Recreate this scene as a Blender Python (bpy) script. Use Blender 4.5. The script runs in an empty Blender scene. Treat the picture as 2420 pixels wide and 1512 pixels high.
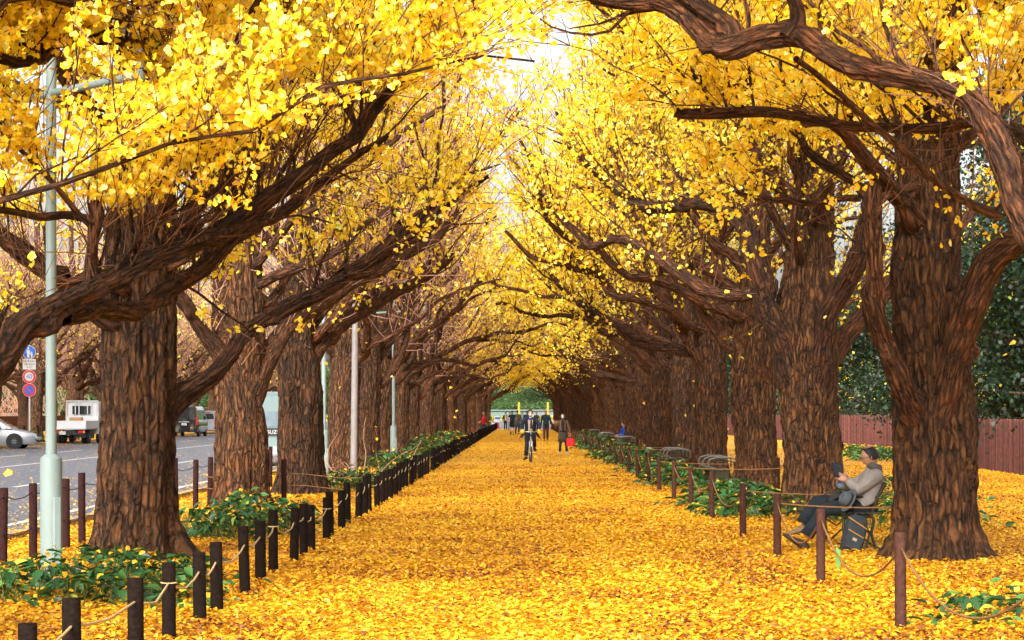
import bpy, math, random
import numpy as np
from mathutils import Vector, Matrix
PI = math.pi
R = math.radians
rng = np.random.default_rng(7)
random.seed(7)
COL = bpy.context.scene.collection
FPX = 4891.0          # focal length in pixels of a 2420 px wide picture
VPX, VPY, EYE = 1234.0, 974.4, 1.6

def W(u, v, Y):
    "point seen at (u, v) of a 2420 px wide view, at distance Y"
    return np.array([(u-VPX)/FPX*Y, Y, EYE+(VPY-v)/FPX*Y])

# ---------------------------------------------------------------- noise
def _h(ix, iy, iz):
    n = (ix.astype(np.int64)*73856093) ^ (iy.astype(np.int64)*19349663) ^ (iz.astype(np.int64)*83492791)
    n = (n ^ (n >> 13))*1274126177 & 0x7fffffff
    n = (n ^ (n >> 16)) & 0xffff
    return n/65535.0
def vnoise(p):
    p = np.asarray(p, float); i = np.floor(p).astype(np.int64); f = p-i
    f = f*f*(3-2*f); x, y, z = i[..., 0], i[..., 1], i[..., 2]
    fx, fy, fz = f[..., 0], f[..., 1], f[..., 2]
    def L(a, b, t): return a+(b-a)*t
    c = [[[_h(x+a, y+b, z+d) for d in (0, 1)] for b in (0, 1)] for a in (0, 1)]
    r = L(L(L(c[0][0][0], c[1][0][0], fx), L(c[0][1][0], c[1][1][0], fx), fy),
          L(L(c[0][0][1], c[1][0][1], fx), L(c[0][1][1], c[1][1][1], fx), fy), fz)
    return r

# ---------------------------------------------------------------- object helpers
def link(o, parent=None):
    COL.objects.link(o)
    if parent is not None: o.parent = parent
    return o
def tag(o, label=None, cat=None, group=None, kind=None):
    if label: o['label'] = label
    if cat: o['category'] = cat
    if group: o['group'] = group
    if kind: o['kind'] = kind
    return o
def empty(name, loc=(0, 0, 0), rz=0.0):
    o = bpy.data.objects.new(name, None); o.empty_display_size = .2
    COL.objects.link(o); o.location = loc; o.rotation_euler = (0, 0, rz); return o
def thing(name, label, cat, loc=(0, 0, 0), rz=0.0, group=None):
    return tag(empty(name, loc, rz), label, cat, group)
def copy_tree(o, parent=None):
    c = o.copy(); COL.objects.link(c)
    if parent is not None: c.parent = parent
    for ch in list(o.children): copy_tree(ch, c)
    return c
def np_mesh(name, V, F, smooth=True, attrs=None):
    "V (n,3); F a list of int arrays (m,k)"
    me = bpy.data.meshes.new(name)
    V = np.ascontiguousarray(V, dtype=np.float32)
    if not isinstance(F, (list, tuple)): F = [F]
    F = [np.asarray(f, dtype=np.int32) for f in F if len(f)]
    me.vertices.add(len(V)); me.vertices.foreach_set('co', V.ravel())
    idx = np.concatenate([f.ravel() for f in F]); tot = np.concatenate([np.full(len(f), f.shape[1], np.int32) for f in F])
    start = np.concatenate([[0], np.cumsum(tot)[:-1]]).astype(np.int32)
    me.loops.add(len(idx)); me.loops.foreach_set('vertex_index', idx)
    me.polygons.add(len(tot)); me.polygons.foreach_set('loop_start', start)
    try: me.polygons.foreach_set('loop_total', tot)
    except Exception: pass
    me.polygons.foreach_set('use_smooth', np.full(len(tot), smooth))
    me.update(calc_edges=True)
    for k, (dom, typ, arr) in (attrs or {}).items():
        a = me.attributes.new(k, typ, dom)
        a.data.foreach_set('vector' if typ == 'FLOAT_VECTOR' else 'value', np.ascontiguousarray(arr, dtype=np.float32).ravel())
    return me
def np_obj(name, V, F, m, parent=None, smooth=True, attrs=None):
    me = np_mesh(name, V, F, smooth, attrs); me.materials.append(m)
    return link(bpy.data.objects.new(name, me), parent)

class MB:
    "collects shapes into one mesh"
    def __init__(s): s.V = []; s.F = []; s.n = 0
    def add(s, V, F):
        V = [tuple(v) for v in V]; s.V += V; s.F += [tuple(i+s.n for i in f) for f in F]; s.n += len(V); return s
    def box(s, c, d, rot=None, ch=0.0):
        x, y, z = [q/2 for q in d]
        if ch:
            vs = []
            for sz in (-1, 1):
                for (a, b) in ((-1, -1), (1, -1), (1, 1), (-1, 1)):
                    pts = [(a*x, b*(y-ch)), (a*(x-ch), b*y)]
                    if a*b > 0: pts = pts[::-1] if False else [(a*(x), b*(y-ch)), (a*(x-ch), b*y)]
                    else: pts = [(a*(x-ch), b*y), (a*x, b*(y-ch))]
                    vs += [(p[0], p[1], sz*z) for p in pts]
            F = [tuple(range(7, -1, -1)), tuple(range(8, 16))]+[(i, (i+1) % 8, 8+(i+1) % 8, 8+i) for i in range(8)]
        else:
            vs = [(a*x, b*y, e*z) for e in (-1, 1) for (a, b) in ((-1, -1), (1, -1), (1, 1), (-1, 1))]
            F = [(3, 2, 1, 0), (4, 5, 6, 7), (0, 1, 5, 4), (1, 2, 6, 5), (2, 3, 7, 6), (3, 0, 4, 7)]
        vs = [Vector(v) for v in vs]
        if rot is not None:
            M = rot if isinstance(rot, Matrix) else Matrix.Rotation(rot[2], 3, 'Z') @ Matrix.Rotation(rot[1], 3, 'Y') @ Matrix.Rotation(rot[0], 3, 'X')
            vs = [M @ v for v in vs]
        c = Vector(c); return s.add([v+c for v in vs], F)
    def loft(s, rings, cap=True, closed=True):
        n = len(rings[0]); V = [p for r in rings for p in r]; F = []
        for j in range(len(rings)-1):
            for i in range(n if closed else n-1):
                a = j*n+i; b = j*n+(i+1) % n; F.append((a, b, b+n, a+n))
        if cap: F += [tuple(range(n-1, -1, -1)), tuple(range((len(rings)-1)*n, len(rings)*n))]
        return s.add(V, F)
    def tube(s, pts, r, S=8, cap=True, ell=1.0, ref=None):
        P = np.array([tuple(p) for p in pts], float)[None]; k = P.shape[1]
        rr = np.full(k, r, float) if np.isscalar(r) else np.array(r, float)
        V, F = tubes(P, rr[None], S, ell=ell, ref=ref); V = V.tolist(); F = [tuple(f) for f in F.tolist()]
        if cap: F += [tuple(range(S-1, -1, -1)), tuple(range((k-1)*S, k*S))]
        return s.add(V, F)
    def lathe(s, prof, c=(0, 0, 0), S=20, M=None):
        rings = []
        for (r, z) in prof:
            ring = [Vector((r*math.cos(2*PI*i/S), r*math.sin(2*PI*i/S), z)) for i in range(S)]
            if M: ring = [M @ p for p in ring]
            rings.append([p+Vector(c) for p in ring])
        return s.loft(rings)
    def ball(s, c, r, S=14, T=10, M=None):
        rx, ry, rz = (r, r, r) if np.isscalar(r) else r
        rings = []
        for j in range(T+1):
            a = PI*j/T; q = max(math.sin(a), .02)
            ring = [Vector((rx*q*math.cos(2*PI*i/S), ry*q*math.sin(2*PI*i/S), -rz*math.cos(a))) for i in range(S)]
            if M: ring = [M @ p for p in ring]
            rings.append([p+Vector(c) for p in ring])
        return s.loft(rings)
    def prism(s, outline, d0, d1, axis='y'):
        def mk(a, b, d): return {'y': (a, d, b), 'x': (d, a, b), 'z': (a, b, d)}[axis]
        n = len(outline)
        return s.add([mk(a, b, d0) for a, b in outline]+[mk(a, b, d1) for a, b in outline],
                     [tuple(range(n-1, -1, -1)), tuple(range(n, 2*n))]+[(i, (i+1) % n, n+(i+1) % n, n+i) for i in range(n)])
    def build(s, name, m, parent=None, smooth=False, xf=None, ang=None):
        me = bpy.data.meshes.new(name); V = s.V
        if xf is not None: V = [tuple(xf @ Vector(v)) for v in V]
        me.from_pydata(V, [], s.F); me.materials.append(m)
        import bmesh
        bm = bmesh.new(); bm.from_mesh(me); bmesh.ops.recalc_face_normals(bm, faces=bm.faces)
        bm.to_mesh(me); bm.free()
        me.update()
        if smooth:
            me.polygons.foreach_set('use_smooth', [True]*len(me.polygons))
            if ang: me.set_sharp_from_angle(angle=R(ang))
        return link(bpy.data.objects.new(name, me), parent)

def tubes(P, Rr, S, ell=1.0, ref=None):
    "P (n,k,3), Rr (n,k) or (n,k,S) -> verts, quads"
    n, k, _ = P.shape
    T = np.gradient(P, axis=1); T /= np.linalg.norm(T, axis=2, keepdims=True)+1e-9
    if ref is None:
        ref = np.where(np.abs(T[:, :1, 2:3]) > .8, np.array([1., 0, 0]), np.array([0., 0, 1]))[:, 0]
    else: ref = np.broadcast_to(np.array(ref, float), (n, 3))
    N = np.zeros_like(P); q = ref
    for j in range(k):
        q = q-(q*T[:, j]).sum(1, keepdims=True)*T[:, j]; q = q/(np.linalg.norm(q, axis=1, keepdims=True)+1e-9); N[:, j] = q
    B = np.cross(T, N)
    a = np.arange(S)*2*PI/S
    if Rr.ndim == 2: Rr = np.repeat(Rr[:, :, None], S, 2)
    V = P[:, :, None]+Rr[..., None]*(np.cos(a)[None, None, :, None]*N[:, :, None]*ell+np.sin(a)[None, None, :, None]*B[:, :, None])
    base = (np.arange(n)*k*S)[:, None, None]; j = (np.arange(k-1)*S)[None, :, None]; i = np.arange(S)[None, None]
    i2 = (i+1) % S
    F = np.stack([base+j+i, base+j+i2, base+j+S+i2, base+j+S+i], -1).reshape(-1, 4)
    return V.reshape(-1, 3), F

# ---------------------------------------------------------------- materials
MATS = {}
def newmat(name):
    m = bpy.data.materials.new(name); m.use_nodes = True; MATS[name] = m
    nt = m.node_tree; nt.nodes.clear(); return m, nt
def nd(nt, typ, **kw):
    n = nt.nodes.new(typ)
    for k, v in kw.items():
        if k.startswith('i_'):
            key = k[2:]; key = int(key) if key.isdigit() else key.replace('_', ' ')
            n.inputs[key].default_value = v
        else: setattr(n, k, v)
    return n
def ramp(nt, stops, fac=None, interp='LINEAR'):
    r = nt.nodes.new('ShaderNodeValToRGB'); cr = r.color_ramp; cr.interpolation = interp
    while len(cr.elements) > 1: cr.elements.remove(cr.elements[-1])
    cr.elements[0].position = stops[0][0]; cr.elements[0].color = (*stops[0][1], 1)
    for p, c in stops[1:]:
        e = cr.elements.new(p); e.color = (*c, 1)
    if fac is not None: nt.links.new(fac, r.inputs[0])
    return r
def simple(name, col, rough=.6, metal=0.0, var=.12, scale=18.0, bump=0.0, coat=0.0, spec=.28):
    m, nt = newmat(name); L = nt.links.new
    out = nd(nt, 'ShaderNodeOutputMaterial'); b = nd(nt, 'ShaderNodeBsdfPrincipled')
    b.inputs['Roughness'].default_value = rough; b.inputs['Metallic'].default_value = metal
    b.inputs['Coat Weight'].default_value = coat; b.inputs['Specular IOR Level'].default_value = spec
    col = tuple(c*.68 for c in col)
    tc = nd(nt, 'ShaderNodeTexCoord'); nz = nd(nt, 'ShaderNodeTexNoise'); nz.inputs['Scale'].default_value = scale; nz.inputs['Detail'].default_value = 4
    L(tc.outputs['Object'], nz.inputs['Vector'])
    c0 = tuple(max(0, c*(1-var)) for c in col); c1 = tuple(min(1, c*(1+var)) for c in col)
    r = ramp(nt, [(.3, c0), (.7, c1)], nz.outputs['Fac']); L(r.outputs[0], b.inputs['Base Color'])
    if bump:
        bp = nd(nt, 'ShaderNodeBump'); bp.inputs['Strength'].default_value = bump; bp.inputs['Distance'].default_value = .01
        L(nz.outputs['Fac'], bp.inputs['Height']); L(bp.outputs[0], b.inputs['Normal'])
    L(b.outputs[0], out.inputs[0]); return m

def leafmat(name, stops, transl=.4, rough=.5, gloss=.06):
    m, nt = newmat(name); L = nt.links.new
    out = nd(nt, 'ShaderNodeOutputMaterial'); at = nd(nt, 'ShaderNodeAttribute'); at.attribute_name = 'tint'
    r = ramp(nt, stops, at.outputs['Fac'])
    d = nd(nt, 'ShaderNodeBsdfDiffuse'); t = nd(nt, 'ShaderNodeBsdfTranslucent'); mx = nd(nt, 'ShaderNodeMixShader'); mx.inputs[0].default_value = transl
    g = nd(nt, 'ShaderNodeBsdfGlossy'); g.inputs['Roughness'].default_value = rough; mg = nd(nt, 'ShaderNodeMixShader'); mg.inputs[0].default_value = gloss
    L(r.outputs[0], d.inputs[0]); L(r.outputs[0], t.inputs[0]); L(d.outputs[0], mx.inputs[1]); L(t.outputs[0], mx.inputs[2])
    L(mx.outputs[0], mg.inputs[1]); L(g.outputs[0], mg.inputs[2]); L(mg.outputs[0], out.inputs[0]); return m
GOLD = [(0, (.84, .42, .008)), (.10, (.92, .60, .010)), (.5, (.97, .76, .012)), (.82, (.98, .83, .04)), (.97, (.98, .90, .28)), (1, (.45, .66, .04))]
M_LEAF = leafmat('ginkgo_leaf', GOLD, .60)
LITTER = [(0, (.12, .035, .008)), (.07, (.30, .095, .004)), (.25, (.50, .205, .004)), (.6, (.61, .32, .005)), (.93, (.65, .395, .010)), (1, (.66, .46, .07))]
M_LITTER = leafmat('fallen_leaf', LITTER, .15, .5, .05)
GREEN = [(0, (.008, .030, .008)), (.35, (.016, .066, .015)), (.7, (.035, .13, .025)), (.92, (.09, .22, .04)), (1, (.30, .34, .03))]
M_GREEN = leafmat('green_leaf', GREEN, .2, .45, .05)

def barkmat(name, dark, mid, light, warm, bump=1.0):
    m, nt = newmat(name); L = nt.links.new
    out = nd(nt, 'ShaderNodeOutputMaterial'); b = nd(nt, 'ShaderNodeBsdfPrincipled'); b.inputs['Roughness'].default_value = .85
    b.inputs['Specular IOR Level'].default_value = .25
    at = nd(nt, 'ShaderNodeAttribute'); at.attribute_name = 'bk'
    mp = nd(nt, 'ShaderNodeMapping'); mp.inputs['Scale'].default_value = (1, 1, .13); L(at.outputs['Vector'], mp.inputs[0])
    n1 = nd(nt, 'ShaderNodeTexNoise'); n1.inputs['Scale'].default_value = 42; n1.inputs['Detail'].default_value = 7; n1.inputs['Roughness'].default_value = .65; n1.inputs['Distortion'].default_value = .6
    n2 = nd(nt, 'ShaderNodeTexNoise'); n2.inputs['Scale'].default_value = 3.2; n2.inputs['Detail'].default_value = 3
    v = nd(nt, 'ShaderNodeTexVoronoi'); v.feature = 'DISTANCE_TO_EDGE'; v.inputs['Scale'].default_value = 25; 
    mx0 = nd(nt, 'ShaderNodeVectorMath'); mx0.operation = 'MULTIPLY_ADD'; mx0.inputs[1].default_value = (.08,)*3
    L(n2.outputs['Color'], mx0.inputs[0]); L(mp.outputs[0], mx0.inputs[2])
    L(mp.outputs[0], n1.inputs['Vector']); L(mx0.outputs[0], v.inputs['Vector']); L(at.outputs['Vector'], n2.inputs['Vector'])
    r = ramp(nt, [(.36, dark), (.50, mid), (.68, light)], n1.outputs['Fac'])
    r2 = ramp(nt, [(.52, (0, 0, 0)), (.66, (1, 1, 1))], n2.outputs['Fac'])
    mx = nd(nt, 'ShaderNodeMix'); mx.data_type = 'RGBA'; mx.inputs['B'].default_value = (*warm, 1)
    mul = nd(nt, 'ShaderNodeMath'); mul.operation = 'MULTIPLY'; mul.inputs[1].default_value = .5
    L(r2.outputs[0], mul.inputs[0]); L(mul.outputs[0], mx.inputs['Factor']); L(r.outputs[0], mx.inputs['A'])
    oi = nd(nt, 'ShaderNodeObjectInfo'); mr = nd(nt, 'ShaderNodeMapRange'); mr.inputs['To Min'].default_value = .62; mr.inputs['To Max'].default_value = 1.3; L(oi.outputs['Random'], mr.inputs['Value'])
    sv = nd(nt, 'ShaderNodeVectorMath'); sv.operation = 'SCALE'; L(mx.outputs['Result'], sv.inputs[0]); L(mr.outputs[0], sv.inputs['Scale']); L(sv.outputs[0], b.inputs['Base Color'])
    vr = ramp(nt, [(0, (0, 0, 0)), (.2, (1, 1, 1))], v.outputs['Distance'])
    vc = ramp(nt, [(0, (.38,)*3), (.16, (1, 1, 1))], v.outputs['Distance']); mm = nd(nt, 'ShaderNodeVectorMath'); mm.operation = 'MULTIPLY'; L(sv.outputs[0], mm.inputs[0]); L(vc.outputs[0], mm.inputs[1]); L(mm.outputs[0], b.inputs['Base Color'])
    b1 = nd(nt, 'ShaderNodeBump'); b1.inputs['Strength'].default_value = .9*bump; b1.inputs['Distance'].default_value = .05; L(vr.outputs[0], b1.inputs['Height'])
    b2 = nd(nt, 'ShaderNodeBump'); b2.inputs['Strength'].default_value = .9*bump; b2.inputs['Distance'].default_value = .045; L(n1.outputs['Fac'], b2.inputs['Height'])
    L(b1.outputs[0], b2.inputs['Normal']); L(b2.outputs[0], b.inputs['Normal']); L(b.outputs[0], out.inputs[0]); return m
M_BARK = barkmat('ginkgo_bark', (.016, .0062, .0024), (.066, .026, .009), (.175, .078, .026), (.14, .050, .012))
M_BARKF = barkmat('ginkgo_bark_grey', (.03, .014, .008), (.10, .05, .026), (.20, .11, .06), (.16, .07, .03))
M_LIMB = barkmat('limb_bark', (.014, .0052, .002), (.066, .024, .009), (.18, .073, .028), (.14, .042, .012), .9)
M_TWIG = simple('twig', (.17, .075, .04), .8)
M_TWIGP = simple('pale_twig', (.58, .31, .21), .8)

# ---------------------------------------------------------------- leaves
def leaves(P, size, fan=True, flat=0.0, tint=None, g=None):
    "P (n,3) leaf positions -> V, F list, tint per face"
    g = g or rng; n = len(P)
    size = size*g.uniform(.72, 1.25, n)
    nrm = g.normal(size=(n, 3)); nrm[:, 2] = np.abs(nrm[:, 2])*.8+flat*3
    nrm /= np.linalg.norm(nrm, axis=1, keepdims=True)
    d = g.normal(size=(n, 3)); d[:, 2] -= .5*(1-min(flat, 1)); d -= (d*nrm).sum(1, keepdims=True)*nrm; d /= np.linalg.norm(d, axis=1, keepdims=True)+1e-9
    s = np.cross(nrm, d)
    t = g.uniform(0, 1, n) if tint is None else tint
    sz = size[:, None]
    if fan:
        bend = g.uniform(-.22, .22, (n, 1))
        def q(a, b, c=0): return P+sz*(a*s+b*d+(c+bend*abs(a)*2)*nrm)
        V = np.stack([q(0, -.35), q(-.52, .12), q(-.36, .46), q(0, .42, .06), q(.36, .46), q(.52, .12)], 1).reshape(-1, 3)
        b = (np.arange(n)*6)[:, None]
        F = np.concatenate([b+np.array([[0, 3, 2, 1]]), b+np.array([[0, 5, 4, 3]])])
        return V, F, np.concatenate([t, t])
    V = np.stack([P+sz*(-.4*d), P+sz*(-.5*s+.15*d), P+sz*(.45*d), P+sz*(.5*s+.15*d)], 1).reshape(-1, 3)
    F = (np.arange(n)*4)[:, None]+np.array([[0, 3, 2, 1]])
    return V, F, t

def smooth_path(pts, k):
    pts = np.asarray(pts, float)
    p = np.vstack([2*pts[0]-pts[1], pts, 2*pts[-1]-pts[-2]])
    seg = np.linalg.norm(np.diff(pts[:, :3], axis=0), axis=1); cum = np.concatenate([[0], np.cumsum(seg)])
    s = np.linspace(0, cum[-1], k); out = []
    for x in s:
        i = min(np.searchsorted(cum, x, side='right')-1, len(seg)-1); t = (x-cum[i])/max(seg[i], 1e-6)
        a, b, c, d = p[i], p[i+1], p[i+2], p[i+3]
        out.append(.5*((2*b)+(-a+c)*t+(2*a-5*b+4*c-d)*t*t+(-a+3*b-3*c+d)*t**3))
    return np.array(out), s

def walk(start, d, length, k, wob, up, g):
    n = len(start); P = np.zeros((n, k, 3)); P[:, 0] = start; d = d.copy()
    for j in range(1, k):
        d = d+g.normal(size=(n, 3))*wob; d[:, 2] += up; d /= np.linalg.norm(d, axis=1, keepdims=True)+1e-9
        P[:, j] = P[:, j-1]+d*(length/(k-1))[:, None]
    return P

def bark_tube(path, rad, S, amp, seed, dents=(), flare=None, lump=.0, zs=1.0):
    "one big trunk or limb with real ridges; returns V, F, bk"
    k = len(path); s = np.concatenate([[0], np.cumsum(np.linalg.norm(np.diff(path, axis=0), axis=1))])
    a = np.arange(S)*2*PI/S; rad = np.asarray(rad, float)
    A, Sg = np.meshgrid(a, s); Rm = np.repeat(rad[:, None], S, 1)
    ca, sa = np.cos(A), np.sin(A)
    def nz(fa, fz, off): return vnoise(np.stack([ca*fa+off+seed*3.7+Sg*.13, sa*fa+seed*1.3, Sg*fz*zs+off*2.1], -1))
    base = max(rad.mean(), .02)
    warp = nz(2, 1.1, 3)*.9
    f1 = 3.4*(base/.35)**.5+1.0
    rg = 1-np.abs(2*vnoise(np.stack([np.cos(A+warp)*f1+seed, np.sin(A+warp)*f1+5.1, Sg*.42*zs+1.7], -1))-1)
    rg2 = 1-np.abs(2*vnoise(np.stack([np.cos(A+warp*.6)*f1*2.2+seed, np.sin(A+warp*.6)*f1*2.2, Sg*1.25*zs], -1))-1)
    rg3 = vnoise(np.stack([ca*f1*4.5, sa*f1*4.5+seed, Sg*8*zs], -1))
    disp = amp*(.55*(rg-.6)+.42*(rg2-.6)+.28*(rg3-.5))
    disp += lump*base*(nz(1.1, .9, 11)-.5)*1.6
    Rm = Rm+disp
    if flare is not None:
        h, m = flare
        lob = 1+.6*np.cos(A*6+seed*2+nz(1, .3, 8)*2)+.3*np.cos(A*3+seed)
        Rm *= 1+m*np.exp(-Sg/h)*lob*.8
    for (da, dz, wa, wz, dep) in dents:
        e = ((((A-da+PI) % (2*PI)-PI)/wa)**2+((Sg-dz)/wz)**2)
        Rm -= dep*np.exp(-e*1.2); Rm += dep*.3*np.exp(-(e-2.2)**2)
    V, F = tubes(path[None], Rm[None], S)
    bk = np.stack([ca*base*1.0+seed, sa*base, Sg], -1).reshape(-1, 3)
    return V, F, bk

class Tree:
    """one ginkgo in coordinates local to its foot; +x faces the path"""
    def __init__(s, seed, H=15., r=.40, leafy=1.0, twig=1.0, fan=True, lsize=.07, near=False):
        s.g = np.random.default_rng(seed); s.seed = seed; s.H, s.r = H, r; s.leafy, s.twig, s.fan, s.lsize, s.near = leafy, twig, fan, lsize, near
        s.subd = 3.9 if near else 3.6; s.keepf = None; s.limbs = []; s.subs = []; s.tw = []; s.LP = []
    def trunk(s, dents=(), lean=(0, 0), S=None, k=None, fl=.55, prof=None):
        g = s.g; H = s.H; S = S or 44; k = k or 90
        z = H*(np.linspace(0, 1, k)**1.5)
        px = lean[0]*z/H+.10*(vnoise(np.stack([z*.35, z*0+s.seed, z*0], -1))-.5)*np.minimum(z, 3)
        py = lean[1]*z/H+.10*(vnoise(np.stack([z*.35, z*0, z*0+s.seed], -1))-.5)*np.minimum(z, 3)
        pz = z.copy(); pz[0] = -.15
        rad = s.r*np.interp(z, [0, .4, 1.5, 2.6, 3.4, 4.5, 7, 10, H], [1.12, 1.03, .98, 1.02, .90, .76, .54, .34, .05])
        if prof: rad = np.interp(z, *prof)
        path = np.stack([px, py, pz], -1); s.tpath, s.trad = path, rad
        s.tmesh = bark_tube(path, rad, S, .15*s.r/.4, s.seed, dents, (.24, fl), .34)
    def at(s, z): return np.array([np.interp(z, s.tpath[:, 2], s.tpath[:, i]) for i in (0, 1)]+[z])
    def limb(s, pts, rads, S=None, k=None, fr=(.2, 1.), sub=1.0, amp=.09, leafy=1.0, wig=.0, keep=True):
        pts = np.asarray(pts, float); k = k or 40; S = S or 14
        full = np.hstack([pts, np.asarray(rads, float)[:, None]]); p, sl = smooth_path(full, k)
        path, rad = p[:, :3], np.maximum(p[:, 3], .008)
        if wig:
            n = np.stack([vnoise(np.stack([sl*1.6+s.seed*i, sl*0+i, sl*0+s.g.uniform(0, 50)], -1))-.5 for i in (1, 2, 3)], -1)
            path = path+n*wig*np.minimum(1, sl/.8)[:, None]
        dn = []
        if S >= 14:
            for q in range(int(sl[-1]*2.2)):
                zz = s.g.uniform(.1, 1)*sl[-1]; r_ = np.interp(zz, sl, rad); dn.append((s.g.uniform(0, 2*PI), zz, s.g.uniform(.4, .9), r_*s.g.uniform(.7, 1.5), -r_*s.g.uniform(.2, .75)))
        V, F, bk = bark_tube(path, rad, S, amp*min(1, rad.mean()/.1)*.6, s.seed+len(s.limbs), dn, None, .30, 1.6)
        L = dict(V=[V], F=[F], bk=[bk], n=len(V), path=path, rad=rad, len=sl[-1], main=S)
        if keep: s.limbs.append(L)
        s.shoots(L, fr, sub, leafy); return L
    def shoots(s, L, fr, sub, leafy):
        g = s.g; n = int(L['len']*s.subd*sub*s.twig)
        if n < 1: return
        t = g.uniform(fr[0], fr[1], n)**.8; k = len(L['path']); i = np.minimum((t*(k-1)).astype(int), k-2)
        st = L['path'][i]; tg = L['path'][i+1]-st; tg /= np.linalg.norm(tg, axis=1, keepdims=True)+1e-9
        d = g.normal(size=(n, 3))*.52+tg*.60; d[:, 2] += .80; d /= np.linalg.norm(d, axis=1, keepdims=True)
        ln = g.uniform(.5, 2.0, n)*np.clip(L['len']/3.5, .45, 1.1)
        P = walk(st, d, ln, 8, .17, .045, g); r0 = np.minimum(L['rad'][i]*.45, g.uniform(.007, .026, n))
        rr = r0[:, None]*np.linspace(1, .28, 8)[None]
        V, F = tubes(P, rr, 5)
        bk = np.concatenate([V[:, :2], V[:, 2:]], 1)
        big = s.near
        L['V'].append(V); L['F'].append(F+L['n']); L['bk'].append(bk); L['n'] += len(V)
        # fine twigs
        m = int(n*7*(1 if not big else 1.35)); j = g.integers(0, n, m); q = g.integers(1, 8, m)
        st = P[j, q]; tg = P[j, q]-P[j, q-1]; tg /= np.linalg.norm(tg, axis=1, keepdims=True)+1e-9
        d = g.normal(size=(m, 3))*.5+tg*.8; d[:, 2] += .35; d /= np.linalg.norm(d, axis=1, keepdims=True)
        T = walk(st, d, g.uniform(.2, .95, m), 4, .13, .03, g)
        # shoots straight from the limb
        m2 = int(n*(.7 if s.near else 1.6)); t = g.uniform(fr[0]*.6, 1, m2); i = np.minimum((t*(k-1)).astype(int), k-2)
        d2 = g.normal(size=(m2, 3))*.6; d2[:, 2] += .9; d2 /= np.linalg.norm(d2, axis=1, keepdims=True)
        T2 = walk(L['path'][i], d2, g.uniform(.2, 1.1, m2), 4, .12, .02, g)
        T = np.concatenate([T, T2]); s.tw.append(T)
        if leafy*s.leafy > 0:
            for (Q, c) in ((P, 7.0 if s.near else 5.0), (T, 5.2 if s.near else 3.6)):
                n_l = int(len(Q)*c*leafy*s.leafy)
                a = g.integers(0, len(Q), n_l); kk = Q.shape[1]; b = g.uniform(.6, kk-1.001, n_l); bi = b.astype(int); bf = (b-bi)[:, None]
                p = Q[a, bi]*(1-bf)+Q[a, bi+1]*bf
                cnt = g.integers(2, 5, n_l); p = np.repeat(p, cnt, 0); p = p+g.normal(size=p.shape)*s.lsize*.62; p[:, 2] -= s.lsize*.4
                s.LP.append(p)
    def trim(s, n, rad=.42, keep=.12):
        P = np.concatenate(s.LP)
        for l in s.limbs[:n]:
            for q, r in zip(l['path'][::2], l['rad'][::2]):
                if r < .03: continue
                d = P-q; near = (np.abs(d[:, 0]) < r+rad) & (d[:, 2] < r) & (d[:, 2] > -r-.30) & (np.abs(d[:, 1]) < r+rad*1.6)
                P = P[~near | (s.g.uniform(size=len(P)) < keep)]
        s.LP = [P]
    def auto(s, zlo, zhi, n, az=None, spread=PI, lenf=None, elev=(25, 50), r0=.13, sub=1., leafy=1., wig=.32):
        g = s.g
        for i in range(n):
            z0 = zlo+(zhi-zlo)*(i+g.uniform(.1, .9))/n
            a = (az if az is not None else g.uniform(0, 2*PI)) + g.uniform(-spread, spread)
            ln = lenf(z0)*g.uniform(.85, 1.12) if lenf else 4
            el = R(g.uniform(*elev)); c = s.at(z0); h = np.array([math.cos(a), math.sin(a), 0])
            pts = [c-h*.05]; p = c+h*s.r*.5; pts.append(p.copy()); rr = [r0*1.35, r0*1.15]
            e = el*g.uniform(.7, 1.1); aa = a; m = 6
            for q in range(m):
                e += R(g.uniform(-9, 15)); e = max(R(8), min(e, R(74))); aa += R(g.uniform(-16, 16))
                p = p+np.array([math.cos(aa)*math.cos(e), math.sin(aa)*math.cos(e), math.sin(e)])*ln/m
                pts.append(p.copy()); rr.append(r0*(1-.82*(q+1)/m)**.9*g.uniform(.88, 1.12))
            big = r0 > .1
            s.limb(pts, rr, S=14 if big else 8, k=34 if big else 18, fr=(.38 if big else .2, 1), sub=sub, leafy=leafy, wig=wig)
            if big:   # forks
                for j in ((3,) if s.near else (2, 4)):
                    b = pts[j]; dv = pts[j+1]-pts[j-1]; dv /= np.linalg.norm(dv)
                    dv = dv+g.normal(size=3)*.35; dv[2] += .25; dv /= np.linalg.norm(dv); l2 = ln*(1-j/9)*.8
                    q = [b, b+dv*l2*.3, b+dv*l2*.62+g.normal(size=3)*.15, b+dv*l2+g.normal(size=3)*.2]; q[3][2] += .25
                    LL = s.limb(q, [rr[j]*.75, rr[j]*.6, rr[j]*.4, rr[j]*.15], S=10, k=20, fr=(.2, 1), sub=sub, leafy=leafy, wig=wig, keep=False)
                    s.merge(s.limbs[-1], LL)
    def merge(s, A, B):
        for V, F, bk in zip(B['V'], B['F'], B['bk']):
            pass
        off = A['n']; Vb = np.concatenate(B['V']); Fb = np.concatenate(B['F']); bb = np.concatenate(B['bk'])
        A['V'].append(Vb); A['F'].append(Fb+off); A['bk'].append(bb); A['n'] += len(Vb)
    def crownlimbs(s, n_mid=7, n_up=12, rm=3.6, leafy=1., sub=.8):
        s.auto(4.2, 7.5, n_mid, lenf=lambda z: rm*(1.25-z/18), elev=(25, 55), r0=.075, sub=sub, leafy=leafy, wig=.35)
        s.auto(7.5, s.H*.94, n_up, lenf=lambda z: rm*max(.22, 1.1-z/s.H*.95), elev=(30, 60), r0=.04, sub=sub, leafy=leafy, wig=.25)
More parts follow.
